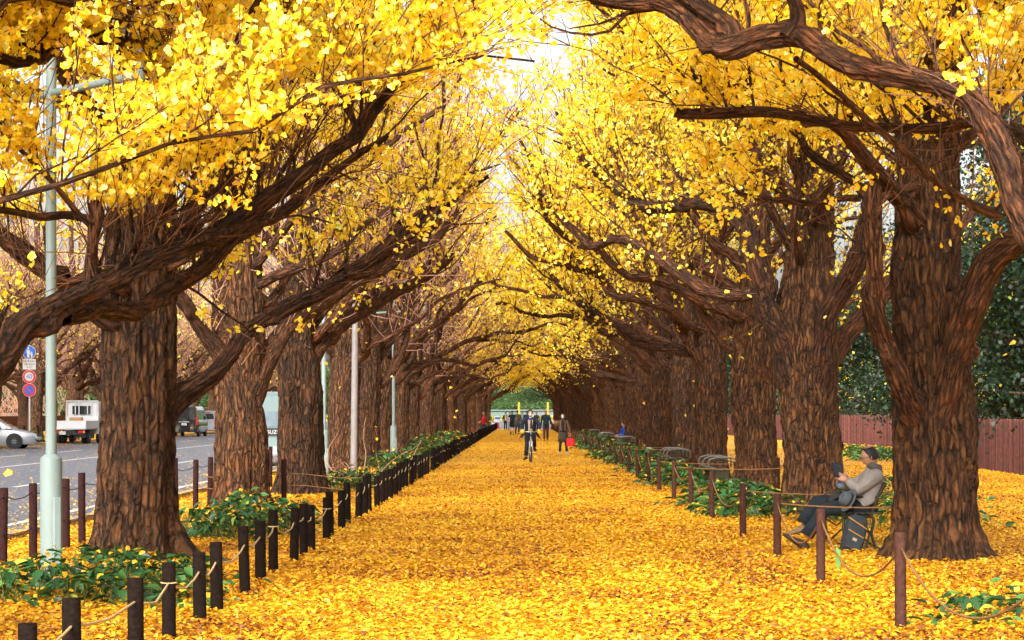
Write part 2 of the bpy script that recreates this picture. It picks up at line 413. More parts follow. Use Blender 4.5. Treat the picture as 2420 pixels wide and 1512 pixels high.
    def build(s, loc, rz, label, group=None, mb=None, ml=None, mt=None, clip=None, name='ginkgo_tree'):
        root = thing(name, label, 'tree', loc, rz, group)
        V, F, bk = s.tmesh
        np_obj('trunk', V, F, mb or M_BARK, root, attrs={'bk': ('POINT', 'FLOAT_VECTOR', bk)})
        if s.limbs and len(s.limbs) > 12:    # slender upper limbs belong to the branches of the top
            low = [l for l in s.limbs if l['main'] >= 10]; top = [l for l in s.limbs if l['main'] < 10]
        else: low, top = s.limbs, []
        for l in low:
            np_obj('branch', np.concatenate(l['V']), np.concatenate(l['F']), ml or M_LIMB, root, attrs={'bk': ('POINT', 'FLOAT_VECTOR', np.concatenate(l['bk']))})
        if top:
            Vs, Fs, bs, n = [], [], [], 0
            for l in top:
                for V, F, b in zip(l['V'], l['F'], l['bk']): Vs.append(V); bs.append(b); Fs.append(F+n)
                n += l['n']
            np_obj('upper_branches', np.concatenate(Vs), np.concatenate(Fs), ml or M_LIMB, root, attrs={'bk': ('POINT', 'FLOAT_VECTOR', np.concatenate(bs))})
        T = np.concatenate(s.tw)
        if clip is not None: T = T[clip(T[:, 0])]
        rr = s.g.uniform(.0035, .0075, len(T))[:, None]*np.linspace(1, .5, 4)[None]*(1 if s.near else 1.5)
        V, F = tubes(T, rr, 3); np_obj('twigs', V, F, mt or M_TWIG, root)
        if s.LP:
            P = np.concatenate(s.LP)
            if clip is not None: P = P[clip(P)]
            P = P[P[:, 2] > 2.35]
            if s.keepf is not None: P = P[s.g.uniform(size=len(P)) < s.keepf(P)]
            V, F, t = leaves(P, s.lsize, s.fan, g=s.g)
            np_obj('crown', V, F, M_LEAF, root, False, {'tint': ('FACE', 'FLOAT', t)})
            s.nleaf = len(P)
        return root
# ---------------------------------------------------------------- ground
def littermat(name, base=None, cover=1.0):
    m, nt = newmat(name); L = nt.links.new
    out = nd(nt, 'ShaderNodeOutputMaterial'); b = nd(nt, 'ShaderNodeBsdfPrincipled'); b.inputs['Roughness'].default_value = .6; b.inputs['Specular IOR Level'].default_value = .3
    tc = nd(nt, 'ShaderNodeTexCoord'); nz = nd(nt, 'ShaderNodeTexNoise'); nz.inputs['Scale'].default_value = 9; nz.inputs['Detail'].default_value = 3
    ma = nd(nt, 'ShaderNodeVectorMath'); ma.operation = 'MULTIPLY_ADD'; ma.inputs[1].default_value = (.05,)*3
    L(tc.outputs['Object'], nz.inputs['Vector']); L(nz.outputs['Color'], ma.inputs[0]); L(tc.outputs['Object'], ma.inputs[2])
    v = nd(nt, 'ShaderNodeTexVoronoi'); v.inputs['Scale'].default_value = 19; L(ma.outputs[0], v.inputs['Vector'])
    sp = nd(nt, 'ShaderNodeSeparateColor'); L(v.outputs['Color'], sp.inputs[0])
    big = nd(nt, 'ShaderNodeTexNoise'); big.inputs['Scale'].default_value = .9; big.inputs['Detail'].default_value = 4; L(tc.outputs['Object'], big.inputs['Vector'])
    ad = nd(nt, 'ShaderNodeMath'); ad.operation = 'MULTIPLY_ADD'; ad.inputs[1].default_value = .6; L(big.outputs['Fac'], ad.inputs[0])
    sc_ = nd(nt, 'ShaderNodeMath'); sc_.operation = 'MULTIPLY_ADD'; sc_.inputs[1].default_value = .75; sc_.inputs[2].default_value = -.22; L(sp.outputs[0], sc_.inputs[0]); L(sc_.outputs[0], ad.inputs[2])
    r = ramp(nt, LITTER[:-1]+[(1, (.95, .74, .22))], ad.outputs[0]); col = r.outputs[0]
    bp = nd(nt, 'ShaderNodeBump'); bp.inputs['Strength'].default_value = .8; bp.inputs['Distance'].default_value = .02; L(v.outputs['Distance'], bp.inputs['Height']); L(bp.outputs[0], b.inputs['Normal'])
    if base is not None:
        n3 = nd(nt, 'ShaderNodeTexNoise'); n3.inputs['Scale'].default_value = 260; n3.inputs['Detail'].default_value = 3; L(tc.outputs['Object'], n3.inputs['Vector'])
        rb = ramp(nt, [(.3, tuple(c*.8 for c in base)), (.7, tuple(c*1.2 for c in base))], n3.outputs['Fac'])
        th = nd(nt, 'ShaderNodeMath'); th.operation = 'LESS_THAN'; th.inputs[1].default_value = cover; L(sp.outputs[1], th.inputs[0])
        mx = nd(nt, 'ShaderNodeMix'); mx.data_type = 'RGBA'; L(th.outputs[0], mx.inputs['Factor']); L(rb.outputs[0], mx.inputs['A']); L(col, mx.inputs['B']); col = mx.outputs['Result']
    L(col, b.inputs['Base Color']); L(b.outputs[0], out.inputs[0]); return m
M_GROUND = littermat('leaf_litter')
M_ROAD = littermat('asphalt', (.066, .073, .094), .025)
M_KERB = littermat('kerb_stone', (.16, .155, .145), .45)
M_EARTH = simple('earth', (.16, .12, .07), .9, scale=3, var=.3)
M_WPAINT = simple('white_paint', (.55, .55, .54), .6, var=.15, scale=30)
def sheet(name, x0, x1, y0, y1, z, m, nx=1, ny=1, label=None):
    V = [(x0+(x1-x0)*i/nx, y0+(y1-y0)*j/ny, z) for j in range(ny+1) for i in range(nx+1)]
    F = [(j*(nx+1)+i, j*(nx+1)+i+1, (j+1)*(nx+1)+i+1, (j+1)*(nx+1)+i) for j in range(ny) for i in range(nx)]
    me = bpy.data.meshes.new(name); me.from_pydata(V, [], F); me.materials.append(m)
    return tag(link(bpy.data.objects.new(name, me)), label, None, None, 'structure')
sheet('ground', -1500, 1500, -200, 3000, 0, M_EARTH)
sheet('tree_bed', -6.3, 60, -12, 203, .004, M_GROUND)
sheet('path', -2.45, 2.84, -12, 203, .008, M_GROUND)
sheet('road', -23.4, -6.45, -12, 203, .006, M_ROAD)
sheet('verge', -60, -23.7, -12, 203, .01, M_GROUND)
sheet('cross_road', -200, 200, 203, 352, .005, simple('far_asphalt', (.14, .14, .15), .8, scale=2))
for nm, x in (('kerb', -6.375), ('kerb', -23.55)):
    m = MB(); 
    for j in range(200): m.box((x, -10+j*1.06, .03), (.15, 1.05, .14), ch=.02)
    tag(m.build(nm, M_KERB), kind='structure')
m = MB()
def stripe(x, y0, y1, w=.15): m.add([(x-w/2, y0, .011), (x+w/2, y0, .011), (x+w/2, y1, .011), (x-w/2, y1, .011)], [(0, 1, 2, 3)])
stripe(-7.25, 0, 203); stripe(-15.1, 0, 203)
for j in range(20): stripe(-10.8, 4+j*10, 9+j*10); stripe(-18.5, 2+j*10, 7+j*10)
tag(m.build('road_markings', M_WPAINT), kind='structure')

def scatter_litter():
    g = np.random.default_rng(3); P = []
    # y distribution densest near the camera
    def area(x0, x1, y0, y1, dens, zb=.012, lay=.035):
        n = int((x1-x0)*(y1-y0)*dens); p = np.stack([g.uniform(x0, x1, n), g.uniform(y0, y1, n), zb+g.uniform(0, lay, n)], -1); P.append(p)
    for (y0, y1, d) in ((9, 15, 760), (15, 22, 700), (22, 32, 450), (32, 45, 260), (45, 62, 140), (62, 90, 50), (90, 140, 20)):
        xm = y1*.26
        area(max(-6.3, -xm), min(14, xm), y0, y1, d)
    p = np.concatenate(P)
    t = vnoise(np.stack([p[:, 0]*.9, p[:, 1]*.9, p[:, 0]*0], -1))*.55+g.uniform(-.22, .55, len(p))
    t = np.clip(t+(g.uniform(size=len(p)) < .05)*-.9, 0, 1)
    # leaves that lie over the road, thinning away from the kerb
    n = 5200; x = -6.5-g.exponential(1.3, n); y = 14+g.exponential(30, n); q = np.stack([x, y, np.full(n, .02)], -1)[(x > -23)]
    n = 2200; q2 = np.stack([g.uniform(-23, -6.5, n), g.uniform(20, 120, n), np.full(n, .02)], -1)
    n = 3500; q3 = np.stack([-23.3+g.exponential(.7, n), g.uniform(60, 160, n), np.full(n, .03)], -1)
    q = np.concatenate([q, q2, q3]); p = np.concatenate([p, q]); t = np.concatenate([t, g.uniform(.2, .95, len(q))])
    V, F, t = leaves(p, .042, True, flat=.7, tint=t, g=g)
    V[:, 2] = np.maximum(V[:, 2], .009)
    o = np_obj('fallen_leaves', V, F, M_LITTER, None, False, {'tint': ('FACE', 'FLOAT', t)})
    tag(o, 'thick carpet of yellow ginkgo leaves on the path and tree beds', 'fallen leaves', None, 'stuff'); print('litter', len(p))
scatter_litter()
# ---------------------------------------------------------------- the avenue's trees
ORD = ['first', 'second', 'third', 'fourth', 'fifth', 'sixth', 'seventh', 'eighth', 'ninth', 'tenth', 'eleventh', 'twelfth', 'thirteenth', 'fourteenth', 'fifteenth', 'sixteenth',
       'seventeenth', 'eighteenth', 'nineteenth', 'twentieth']
def ordn(i):
    if i < 20: return ORD[i]
    tens = ['', '', 'twenty', 'thirty', 'forty', 'fifty', 'sixty', 'seventy', 'eighty', 'ninety']
    def upto99(n, th):
        if n < 20: return ORD[n-1] if th else n
        t, u = divmod(n, 10)
        if u == 0: return tens[t][:-1]+'ieth'
        return tens[t]+'-'+ORD[u-1]
    n = i+1
    if n < 100: return upto99(n, True)
    if n == 100: return 'hundredth'
    return 'hundred and '+upto99(n-100, True)

def px_limb(t, root, flip, spec, **kw):
    "spec rows (u, v, distance, thickness) measured for a 2420 px wide view"
    pts, rr = [], []
    for (u, v, Y, th) in spec:
        p = W(u, v, Y)-np.array([root[0], root[1], 0]); 
        if flip: p = p*np.array([-1, -1, 1])
        pts.append(p); rr.append(th/2/FPX*Y)
    return t.limb(pts, rr, **kw)

LX, RX = -4.5, 4.55
GL, GR = 'ginkgos in the row left of the path', 'ginkgos in the row right of the path'
def near_clip(zmax, keep):
    g = np.random.default_rng(5)
    def f(P): return (P[:, 2] < zmax) | (g.uniform(size=len(P)) < keep)
    return f

# left, nearest (its trunk stands outside the picture)
r0 = (LX, 13.0, 0)
t = Tree(11, 14, .42, leafy=1.7, twig=1.25, lsize=.056, near=True); t.trunk(k=70)
kw = dict(S=36, k=110, amp=.14, wig=.13, fr=(.28, 1))
def open_view(P):   # the lamp head hangs in a gap of the foliage
    y = P[:, 1]+13.0; u = VPX+(P[:, 0]+LX)/y*FPX; v = VPY-(P[:, 2]-EYE)/y*FPX
    inn = ((np.abs(u-116) < 26) & (v > 110)) | ((np.hypot(u-340, v-45) < 82)) | ((np.abs(v-(216-(u-120)*.2)) < 24) & (u > 90) & (u < 345))
    return ~(inn & (y < 20.2)) | (np.random.default_rng(2).uniform(size=len(P)) < .22)
t.keepf = open_view
px_limb(t, r0, False, [(-420, 760, 13.0, 91), (-180, 900, 13.6, 79), (-20, 850, 14.6, 73), (45, 765, 15.0, 68), (110, 728, 15.3, 58), (200, 695, 15.7, 50), (300, 640, 16.1, 45),
    (410, 590, 16.4, 40), (500, 548, 16.8, 38), (590, 488, 17.1, 35), (690, 430, 17.5, 35), (770, 368, 17.9, 31), (850, 318, 18.2, 27), (890, 250, 18.5, 20), (950, 180, 18.8, 14), (1010, 115, 19.1, 10), (1100, 40, 19.4, 5)], sub=1.15, leafy=.85, **kw)
px_limb(t, r0, False, [(150, 749, 15.6, 42), (240, 736, 16.3, 41), (330, 716, 17.0, 42), (395, 686, 17.4, 39), (470, 629, 17.8, 36), (530, 574, 18.1, 34), (610, 524, 18.6, 31), (700, 484, 19.2, 22), (800, 399, 19.8, 17), (900, 324, 20.3, 10)], sub=.7, leafy=.5, **kw)
for sp in ([(207, 705, 15.7, 26), (211, 640, 15.8, 23), (222, 560, 15.8, 25), (232, 505, 15.8, 34), (222, 478, 15.8, 26)],
           [(222, 520, 15.8, 20), (160, 508, 15.7, 17), (100, 512, 15.5, 18), (40, 500, 15.3, 16), (-60, 490, 15.0, 14)],
           [(225, 545, 15.8, 14), (180, 500, 15.6, 13), (120, 430, 15.4, 12), (60, 370, 15.2, 10), (-20, 290, 15.0, 7)],
           [(566, 500, 17.2, 15), (552, 440, 17.0, 13), (515, 375, 16.8, 12), (450, 300, 16.6, 11), (400, 240, 16.4, 9), (340, 165, 16.2, 6)],
           [(820, 345, 18.1, 20), (838, 300, 18.1, 15), (815, 235, 18.0, 12), (800, 180, 18.0, 8)],
           [(-400, 500, 14.4, 70), (-200, 300, 17.2, 64), (-60, 150, 19.2, 60), (0, 128, 20.4, 55), (60, 100, 20.6, 50), (120, 48, 20.9, 44), (180, -10, 21.2, 38), (240, -90, 21.5, 30)],
           [(10, 125, 20.3, 42), (52, 70, 20.4, 34), (55, 20, 20.5, 30), (30, -40, 20.6, 26)],
           [(60, 100, 20.7, 40), (100, 120, 21.0, 44), (140, 155, 21.2, 46), (175, 215, 21.4, 40), (210, 245, 21.6, 24), (330, 270, 22, 12)],
           [(640, -60, 17.2, 16), (560, 100, 17.0, 12), (520, 150, 16.9, 10), (480, 260, 16.8, 7)]):
    px_limb(t, r0, False, sp, S=16, k=30, amp=.10, wig=.03, fr=(.3, 1), sub=.8, leafy=1.0)
t.auto(2.5, 3.5, 4, az=1.1, spread=R(45), lenf=lambda z: 4.6, elev=(12, 26), r0=.024, sub=.9, leafy=.8)
t.auto(3.6, 5.2, 7, az=1.0, spread=R(50), lenf=lambda z: 5.6, elev=(16, 36), r0=.06, sub=1.2, leafy=1.2)
t.auto(3.6, 5.6, 5, az=1.2, spread=R(60), lenf=lambda z: 4.6, elev=(20, 40), r0=.05, sub=1.2, leafy=1.2)
t.trim(4, .62, .05); t.build(r0, 0, 'ginkgo outside the left edge, its long crooked limb sweeping in across the lamp post', GL, clip=near_clip(6.6, .15)); print('leaves', t.nleaf)

# left, second
r0 = (-4.15, 22.4, 0)
t = Tree(12, 15, .385, leafy=1.1, twig=1.1, lsize=.062, near=True)
t.trunk(S=150, k=330, fl=.85, dents=[(-1.2, 2.75, .35, .12, .03)])
kw = dict(S=30, k=90, amp=.12, wig=.11, fr=(.3, 1))
px_limb(t, r0, False, [(318, 1025, 22.45, 110), (365, 985, 22.45, 96), (408, 948, 22.55, 66), (455, 915, 22.7, 48), (530, 845, 23.0, 36), (600, 782, 23.3, 34), (690, 722, 23.7, 32), (760, 690, 24.1, 32), (830, 640, 24.5, 30), (900, 598, 24.9, 29), (960, 548, 25.3, 32), (1000, 520, 25.6, 34), (1035, 492, 25.9, 16), (1080, 470, 26.2, 8), (1150, 420, 26.6, 5)], sub=.9, leafy=.5, **kw)
px_limb(t, r0, False, [(805, 652, 24.3, 34), (860, 640, 24.7, 28), (920, 600, 25.1, 26), (985, 560, 25.5, 20), (1040, 520, 25.9, 11)], sub=.7, leafy=.4, **kw)
px_limb(t, r0, False, [(330, 760, 22.4, 90), (250, 745, 22.2, 60), (170, 690, 21.9, 42), (100, 640, 21.6, 32), (40, 570, 21.4, 26), (-40, 510, 21.2, 20)], sub=.8, leafy=.8, **kw)
px_limb(t, r0, False, [(330, 700, 22.4, 70), (240, 640, 22.0, 30), (150, 660, 21.6, 22), (60, 610, 21.3, 20), (-20, 540, 21, 18)], sub=.8, leafy=.7, **kw)
px_limb(t, r0, False, [(330, 640, 22.4, 80), (420, 560, 22.8, 46), (470, 470, 23.2, 38), (560, 400, 23.7, 32), (640, 300, 24.2, 26), (720, 210, 24.6, 20), (800, 100, 25, 14)], sub=1.0, leafy=1.1, **kw)
px_limb(t, r0, False, [(330, 560, 22.4, 70), (380, 430, 22.2, 44), (440, 330, 21.9, 34), (470, 200, 21.6, 30), (450, 90, 21.3, 26), (470, 0, 21, 20)], sub=1.0, leafy=1.1, **kw)
t.auto(2.7, 3.7, 4, az=0.4, spread=R(60), lenf=lambda z: 4.2, elev=(18, 34), r0=.035, sub=.8, leafy=.5)
t.auto(3.8, 5.6, 7, az=0.2, spread=R(90), lenf=lambda z: 4.4, elev=(20, 45), r0=.07, sub=1.1, leafy=1.1)
t.crownlimbs(4, 0, leafy=.7)
t.trim(5); t.build(r0, 0, 'broad ginkgo right beside the near lamp post, low limb reaching right over the path', GL, clip=near_clip(7.6, .3)); print('leaves', t.nleaf)

# right, nearest (its trunk stands outside the picture)
r0 = (RX+.05, 13.4, 0)
t = Tree(21, 14, .42, leafy=1.6, twig=1.15, lsize=.056, near=True); t.trunk(k=70)
kw = dict(S=36, k=130, amp=.14, wig=.11, fr=(.15, 1))
px_limb(t, r0, True, [(2900, 760, 13.4, 102), (2640, 700, 13.6, 86), (2480, 590, 13.8, 76), (2405, 480, 14.0, 69), (2365, 370, 14.1, 60), (2338, 280, 14.3, 55), (2300, 222, 14.5, 51), (2210, 192, 14.8, 50), (2120, 178, 15.0, 49), (2050, 168, 15.2, 47), (1970, 138, 15.4, 45), (1900, 100, 15.6, 45), (1850, 88, 15.8, 49), (1790, 92, 15.9, 47), (1735, 112, 16.0, 51), (1690, 104, 16.2, 45), (1655, 72, 16.3, 40), (1610, 32, 16.5, 38), (1550, 8, 16.7, 28), (1470, 8, 16.9, 20), (1380, -10, 17.2, 14)], sub=.8, leafy=.8, **kw)
px_limb(t, r0, True, [(1860, 92, 15.7, 40), (1884, 60, 15.7, 36), (1886, 20, 15.7, 30), (1870, -30, 15.7, 26)], sub=.8, leafy=1., **kw)
px_limb(t, r0, True, [(1745, 100, 16, 50), (1720, 60, 16.1, 40), (1660, 20, 16.3, 38), (1600, -20, 16.5, 34)], sub=.8, leafy=1., **kw)
px_limb(t, r0, True, [(2900, 640, 13.4, 90), (2650, 420, 14.6, 70), (2440, 330, 16.4, 40), (2320, 285, 17.4, 26), (2220, 300, 17.8, 22), (2100, 298, 18.1, 20), (1980, 292, 18.3, 20), (1890, 278, 18.5, 18), (1800, 264, 18.7, 19), (1700, 270, 18.9, 18), (1625, 271, 19.0, 17), (1597, 265, 19.0, 20)], sub=.7, leafy=.9, S=20, k=90, amp=.1, wig=.03, fr=(.5, 1))
px_limb(t, r0, True, [(1662, 268, 18.9, 15), (1660, 225, 18.9, 12), (1665, 212, 18.9, 12), (1640, 180, 18.9, 9), (1634, 150, 18.9, 6)], sub=.5, S=10, k=16, amp=.06, fr=(.3, 1))
px_limb(t, r0, True, [(1880, 140, 15.7, 14), (1930, 175, 16, 14), (2000, 235, 16.4, 14), (2070, 300, 16.8, 15), (2140, 360, 17.2, 17), (2215, 430, 17.6, 20), (2290, 480, 18, 22), (2360, 510, 18.4, 24)], sub=.5, S=12, k=40, amp=.08, fr=(.3, 1), leafy=.5)
t.auto(3.7, 5.3, 8, az=-1.0, spread=R(52), lenf=lambda z: 5.6, elev=(16, 34), r0=.06, sub=1.15, leafy=1.2)
t.auto(3.7, 5.3, 4, az=-1.3, spread=R(60), lenf=lambda z: 4.6, elev=(20, 38), r0=.05, sub=1.15, leafy=1.2)
t.trim(4, .62, .05); t.build(r0, PI, 'ginkgo just outside the right edge, its thick dark limb arching across the top corner', GR, clip=near_clip(6.6, .15)); print('leaves', t.nleaf)

# right, second
r0 = (4.5, 22.5, 0)
t = Tree(22, 15, .40, leafy=1.15, twig=1.1, lsize=.062, near=True)
t.trunk(S=150, k=330, fl=.65, prof=([0, .4, 1.5, 2.2, 3.2, 4.5, 6, 9, 15], [.44, .405, .40, .36, .33, .31, .27, .17, .03]), dents=[(1.1, 2.9, .3, .14, .05)])
kw = dict(S=30, k=80, amp=.12, wig=.04, fr=(.35, 1))
px_limb(t, r0, True, [(2200, 1060, 22.3, 59), (2235, 920, 22.2, 71), (2268, 800, 22.0, 67), (2310, 690, 21.8, 69), (2350, 610, 21.6, 67), (2420, 560, 21.3, 62), (2540, 480, 20.8, 47), (2680, 360, 20.2, 30)], sub=.7, leafy=.5, **kw)
px_limb(t, r0, True, [(2170, 1000, 22.3, 50), (2125, 890, 22.0, 47), (2090, 800, 21.9, 42), (2072, 745, 21.8, 42), (2062, 700, 21.8, 34)], sub=.1, leafy=.2, **kw)
px_limb(t, r0, True, [(2072, 740, 21.8, 40), (2066, 660, 21.8, 39), (2062, 580, 21.8, 38), (2060, 500, 21.8, 38), (2062, 450, 21.8, 36), (2064, 432, 21.8, 30)], sub=.3, leafy=.3, **kw)
px_limb(t, r0, True, [(2060, 480, 21.8, 26), (2030, 440, 21.8, 24), (1990, 410, 21.8, 22), (1950, 385, 21.9, 20), (1905, 350, 22, 16), (1880, 300, 22.1, 11)], sub=.9, leafy=1.1, **kw)
px_limb(t, r0, True, [(2035, 468, 21.8, 16), (1980, 468, 21.8, 15), (1920, 478, 21.9, 15), (1860, 472, 22, 14), (1800, 470, 22.2, 12), (1740, 455, 22.4, 8)], sub=.9, leafy=1.1, **kw)
px_limb(t, r0, True, [(2060, 480, 21.8, 26), (2110, 455, 21.9, 20), (2170, 440, 22.1, 22)], sub=.2, S=12, k=12, amp=.06)
px_limb(t, r0, True, [(2185, 560, 22.4, 60), (2130, 470, 22.0, 40), (2050, 380, 21.6, 30), (1980, 300, 21.2, 26), (1890, 280, 20.9, 22), (1790, 215, 20.6, 18), (1700, 190, 20.3, 12)], sub=1.1, leafy=1.3, **kw)
px_limb(t, r0, True, [(2185, 450, 22.4, 60), (2160, 330, 23, 40), (2080, 250, 24, 32), (1960, 190, 25, 26), (1840, 120, 26, 20), (1740, 30, 27, 14)], sub=1.1, leafy=1.3, **kw)
t.auto(3.7, 5.4, 8, az=0.1, spread=R(95), lenf=lambda z: 4.6, elev=(20, 42), r0=.065, sub=1.2, leafy=1.4)
t.crownlimbs(4, 0, leafy=.7)
t.trim(6); t.build(r0, PI, 'big ginkgo behind the bench, ridged trunk forking high, a broken stub on its left', GR, clip=near_clip(7.6, .3)); print('leaves', t.nleaf)

# left, third and fourth; right, third and fourth
t = Tree(13, 15, .385, leafy=.36, twig=1.2, lsize=.075); r0 = (-4.5, 33, 0)
t.trunk(S=90, k=190, fl=.28)
px_limb(t, r0, False, [(575, 930, 33, 90), (528, 850, 32.8, 46), (480, 785, 32.5, 36), (440, 720, 32.2, 32), (405, 670, 32, 26), (350, 590, 31.7, 18)], sub=.7, wig=.05, leafy=.6)
px_limb(t, r0, False, [(580, 930, 33, 90), (640, 830, 33.3, 48), (690, 760, 33.8, 40), (760, 715, 34.3, 36), (830, 672, 34.8, 34), (900, 640, 35.4, 30), (960, 600, 36, 26), (1030, 560, 36.6, 18), (1080, 500, 37, 10)], sub=1., wig=.05, leafy=.6)
t.auto(2.9, 5.2, 6, az=.1, spread=R(80), lenf=lambda z: 5.2, elev=(34, 54), r0=.085, sub=1.0)
t.crownlimbs(8, 10, leafy=1.2)
t.keepf = lambda P: np.clip(.2+.8*(P[:, 2]-3)/5, .1, 1)
t.build(r0, 0, 'reddish barked ginkgo with a left fork, between the lamp post and the parked truck', GL, mt=M_TWIGP)
t = Tree(14, 15, .39, leafy=.22, twig=1.2, lsize=.08); r0 = (-4.3, 40.3, 0)
t.trunk(S=90, k=190, fl=.3, dents=[(-PI/2-.35, 1.95, .13, .33, .12)])
px_limb(t, r0, False, [(700, 920, 40.3, 80), (740, 840, 40.5, 44), (790, 770, 41, 38), (850, 740, 41.6, 34), (920, 700, 42.4, 30), (1000, 660, 43.4, 22), (1070, 600, 44, 12)], sub=1., wig=.05)
t.auto(2.7, 5.2, 7, az=.1, spread=R(85), lenf=lambda z: 5.2, elev=(34, 54), r0=.085, sub=1.0)
t.crownlimbs(8, 10, leafy=1.2)
t.build(r0, 0, 'ginkgo with a long dark hollow in its trunk, left of the path', GL, mt=M_TWIGP)
t = Tree(23, 15, .42, leafy=.9, twig=1.15, lsize=.075); r0 = (4.5, 32.3, 0)
t.trunk(S=110, k=220, fl=.28)
px_limb(t, r0, True, [(1880, 900, 32.2, 90), (1845, 800, 32, 56), (1815, 730, 32, 52), (1795, 650, 32, 48), (1772, 570, 32.2, 46), (1735, 505, 32.5, 44), (1670, 480, 33, 36), (1600, 485, 33.6, 30), (1530, 490, 34.3, 26), (1470, 455, 35, 22), (1410, 410, 35.6, 18), (1340, 340, 36.3, 10)], sub=1., wig=.04, S=20, k=60)
px_limb(t, r0, True, [(1800, 690, 32.0, 34), (1735, 700, 32.2, 28), (1680, 690, 32.6, 26), (1620, 655, 33, 26), (1560, 612, 33.6, 26), (1510, 578, 34.2, 22), (1455, 565, 34.8, 22), (1400, 580, 35.4, 20), (1350, 540, 36, 17), (1310, 495, 36.6, 14), (1270, 440, 37.2, 8)], sub=.9, wig=.04, S=16, k=60)
px_limb(t, r0, True, [(1920, 930, 32.1, 90), (1945, 830, 31.8, 54), (1958, 740, 31.6, 50), (2005, 660, 31.4, 46), (2040, 590, 31.2, 42), (2045, 530, 31.1, 36), (2080, 450, 31, 26), (2140, 360, 30.8, 16)], sub=.7, wig=.03)
px_limb(t, r0, True, [(1940, 860, 32.6, 70), (2000, 790, 32.8, 46), (2060, 720, 33, 42), (2115, 670, 33.2, 38), (2200, 600, 33.5, 30), (2300, 500, 34, 20)], sub=.7, wig=.03)
t.auto(3.6, 5.4, 6, az=.1, spread=R(80), lenf=lambda z: 5.2, elev=(32, 52), r0=.08, sub=1.1, leafy=1.3)
t.crownlimbs(8, 10, leafy=1.2)
t.keepf = lambda P: np.clip(.12+.7*(P[:, 2]-4)/3+.3*(P[:, 0]-1.5)/2, .1, 1)
t.build(r0, PI, 'stout ginkgo behind the seated reader, with two red-brown limbs rising on its right', GR)
t = Tree(24, 15, .38, leafy=.85, twig=1.1, lsize=.08); r0 = (4.5, 40, 0)
t.trunk(S=90, k=190, fl=.28)
t.auto(2.6, 5.0, 8, az=.1, spread=R(75), lenf=lambda z: 5.6, elev=(30, 50), r0=.10, sub=1.0)
t.crownlimbs(8, 10, leafy=1.2)
t.keepf = lambda P: np.clip(.12+.7*(P[:, 2]-4)/3+.3*(P[:, 0]-1.5)/2, .1, 1)
t.build(r0, PI, 'tall straight ginkgo beside the first stack of metal armrests, right of the path', GR)

# the rest of the two rows: three shapes a side, copied
def variant(seed, side, leafy, lsize, mt, mb=None, hide=None):
    t = Tree(seed, 15+seed % 3, .355, leafy=leafy, twig=1.0 if side != 'far' else 1.25, lsize=lsize, fan=False)
    t.trunk(S=48, k=100, fl=.25)
    t.auto(2.2, 3.6, 3, az=0, spread=R(60), lenf=lambda z: 6.0, elev=(32, 50), r0=.115, sub=1.0)
    t.auto(2.6, 4.2, 3, az=PI, spread=R(70), lenf=lambda z: 4.8, elev=(34, 56), r0=.10, sub=.8)
    t.auto(3.4, 5.2, 3, az=0, spread=R(90), lenf=lambda z: 5.4, elev=(38, 58), r0=.09, sub=.9)
    t.crownlimbs(8, 12, rm=4.7, leafy=1.3)
    if side == 'L': t.keepf = lambda P: np.clip(.08+.20*(P[:, 2]-4)/4+.6*np.clip((P[:, 0]-2.0)/1.5, 0, 1)*np.clip((P[:, 2]-3)/2, 0, 1)+.4*np.clip((P[:, 2]-9)/2, 0, 1)*(P[:, 0] > 0), .05, 1)
    else: t.keepf = lambda P: np.clip(.10+.5*(P[:, 2]-3.5)/4+.55*np.clip((P[:, 0]-1.5)/2, 0, 1), .08, 1)
    return t
def row(x, ys, vs, rz, labelf, group, names='ginkgo_tree', skip=0):
    protos = []
    g = random.Random(int(abs(x)*10))
    for i, Y in enumerate(ys):
        q = i % len(vs)
        dx = g.uniform(-.15, .15)-(math.copysign(min(1.1, max(0, (Y-140)/45)), x) if abs(x) < 10 else 0)
        if q >= len(protos):
            o = vs[q].build((x+dx, Y, 0), rz, labelf(i), group, mt=vs[q].mt, mb=vs[q].mb); protos.append(o)
        else:
            o = copy_tree(protos[q]); o.location = (x+dx, Y, 0); o.rotation_euler.z = rz+g.uniform(-.35, .35)
            s = g.uniform(.94, 1.08); o.scale = (s, s*(-1 if g.random() < .5 else 1), s*g.uniform(.95, 1.05)); o['label'] = labelf(i)
def vset(seeds, side, leafy, lsize, mt, mb=None):
    out = []
    for sd in seeds:
        v = variant(sd, side, leafy*(.8 if sd % 2 else 1.2), lsize, mt); v.mt, v.mb = mt, mb; out.append(v)
    return out
ysL = [52, 60.3, 67.5]+[76+8.8*i for i in range(15)]
ysR = [48.8, 57.8, 66.5]+[75.5+8.8*i for i in range(15)]
FARL = vset((34, 35), 'L', .8, .13, M_TWIGP); FARR = vset((44, 45), 'R', 1.1, .13, M_TWIG)
for v_ in FARL+FARR: v_.keepf = lambda P: np.clip(.12+.25*(P[:, 2]-3)/3+.8*np.clip((P[:, 0]-2.0)/1.5, 0, 1), .1, 1)
row(LX, ysL[:6], vset((31, 32, 33), 'L', .34, .10, M_TWIGP), 0, lambda i: 'brown ginkgo over the path, %s trunk in the left row' % ordn(i+4), GL)
row(LX, ysL[6:], FARL, 0, lambda i: 'brown ginkgo over the path, %s trunk in the left row' % ordn(i+10), GL)
row(RX, ysR[6:], FARR, PI, lambda i: 'yellow-crowned ginkgo over the path, %s trunk in the right row' % ordn(i+10), GR)
row(RX, ysR[:6], vset((41, 42, 43), 'R', .72, .10, M_TWIG), PI, lambda i: 'yellow-crowned ginkgo over the path, %s trunk in the right row' % ordn(i+4), GR)
vf = vset((51, 52), 'far', .05, .12, M_TWIGP, M_BARKF)
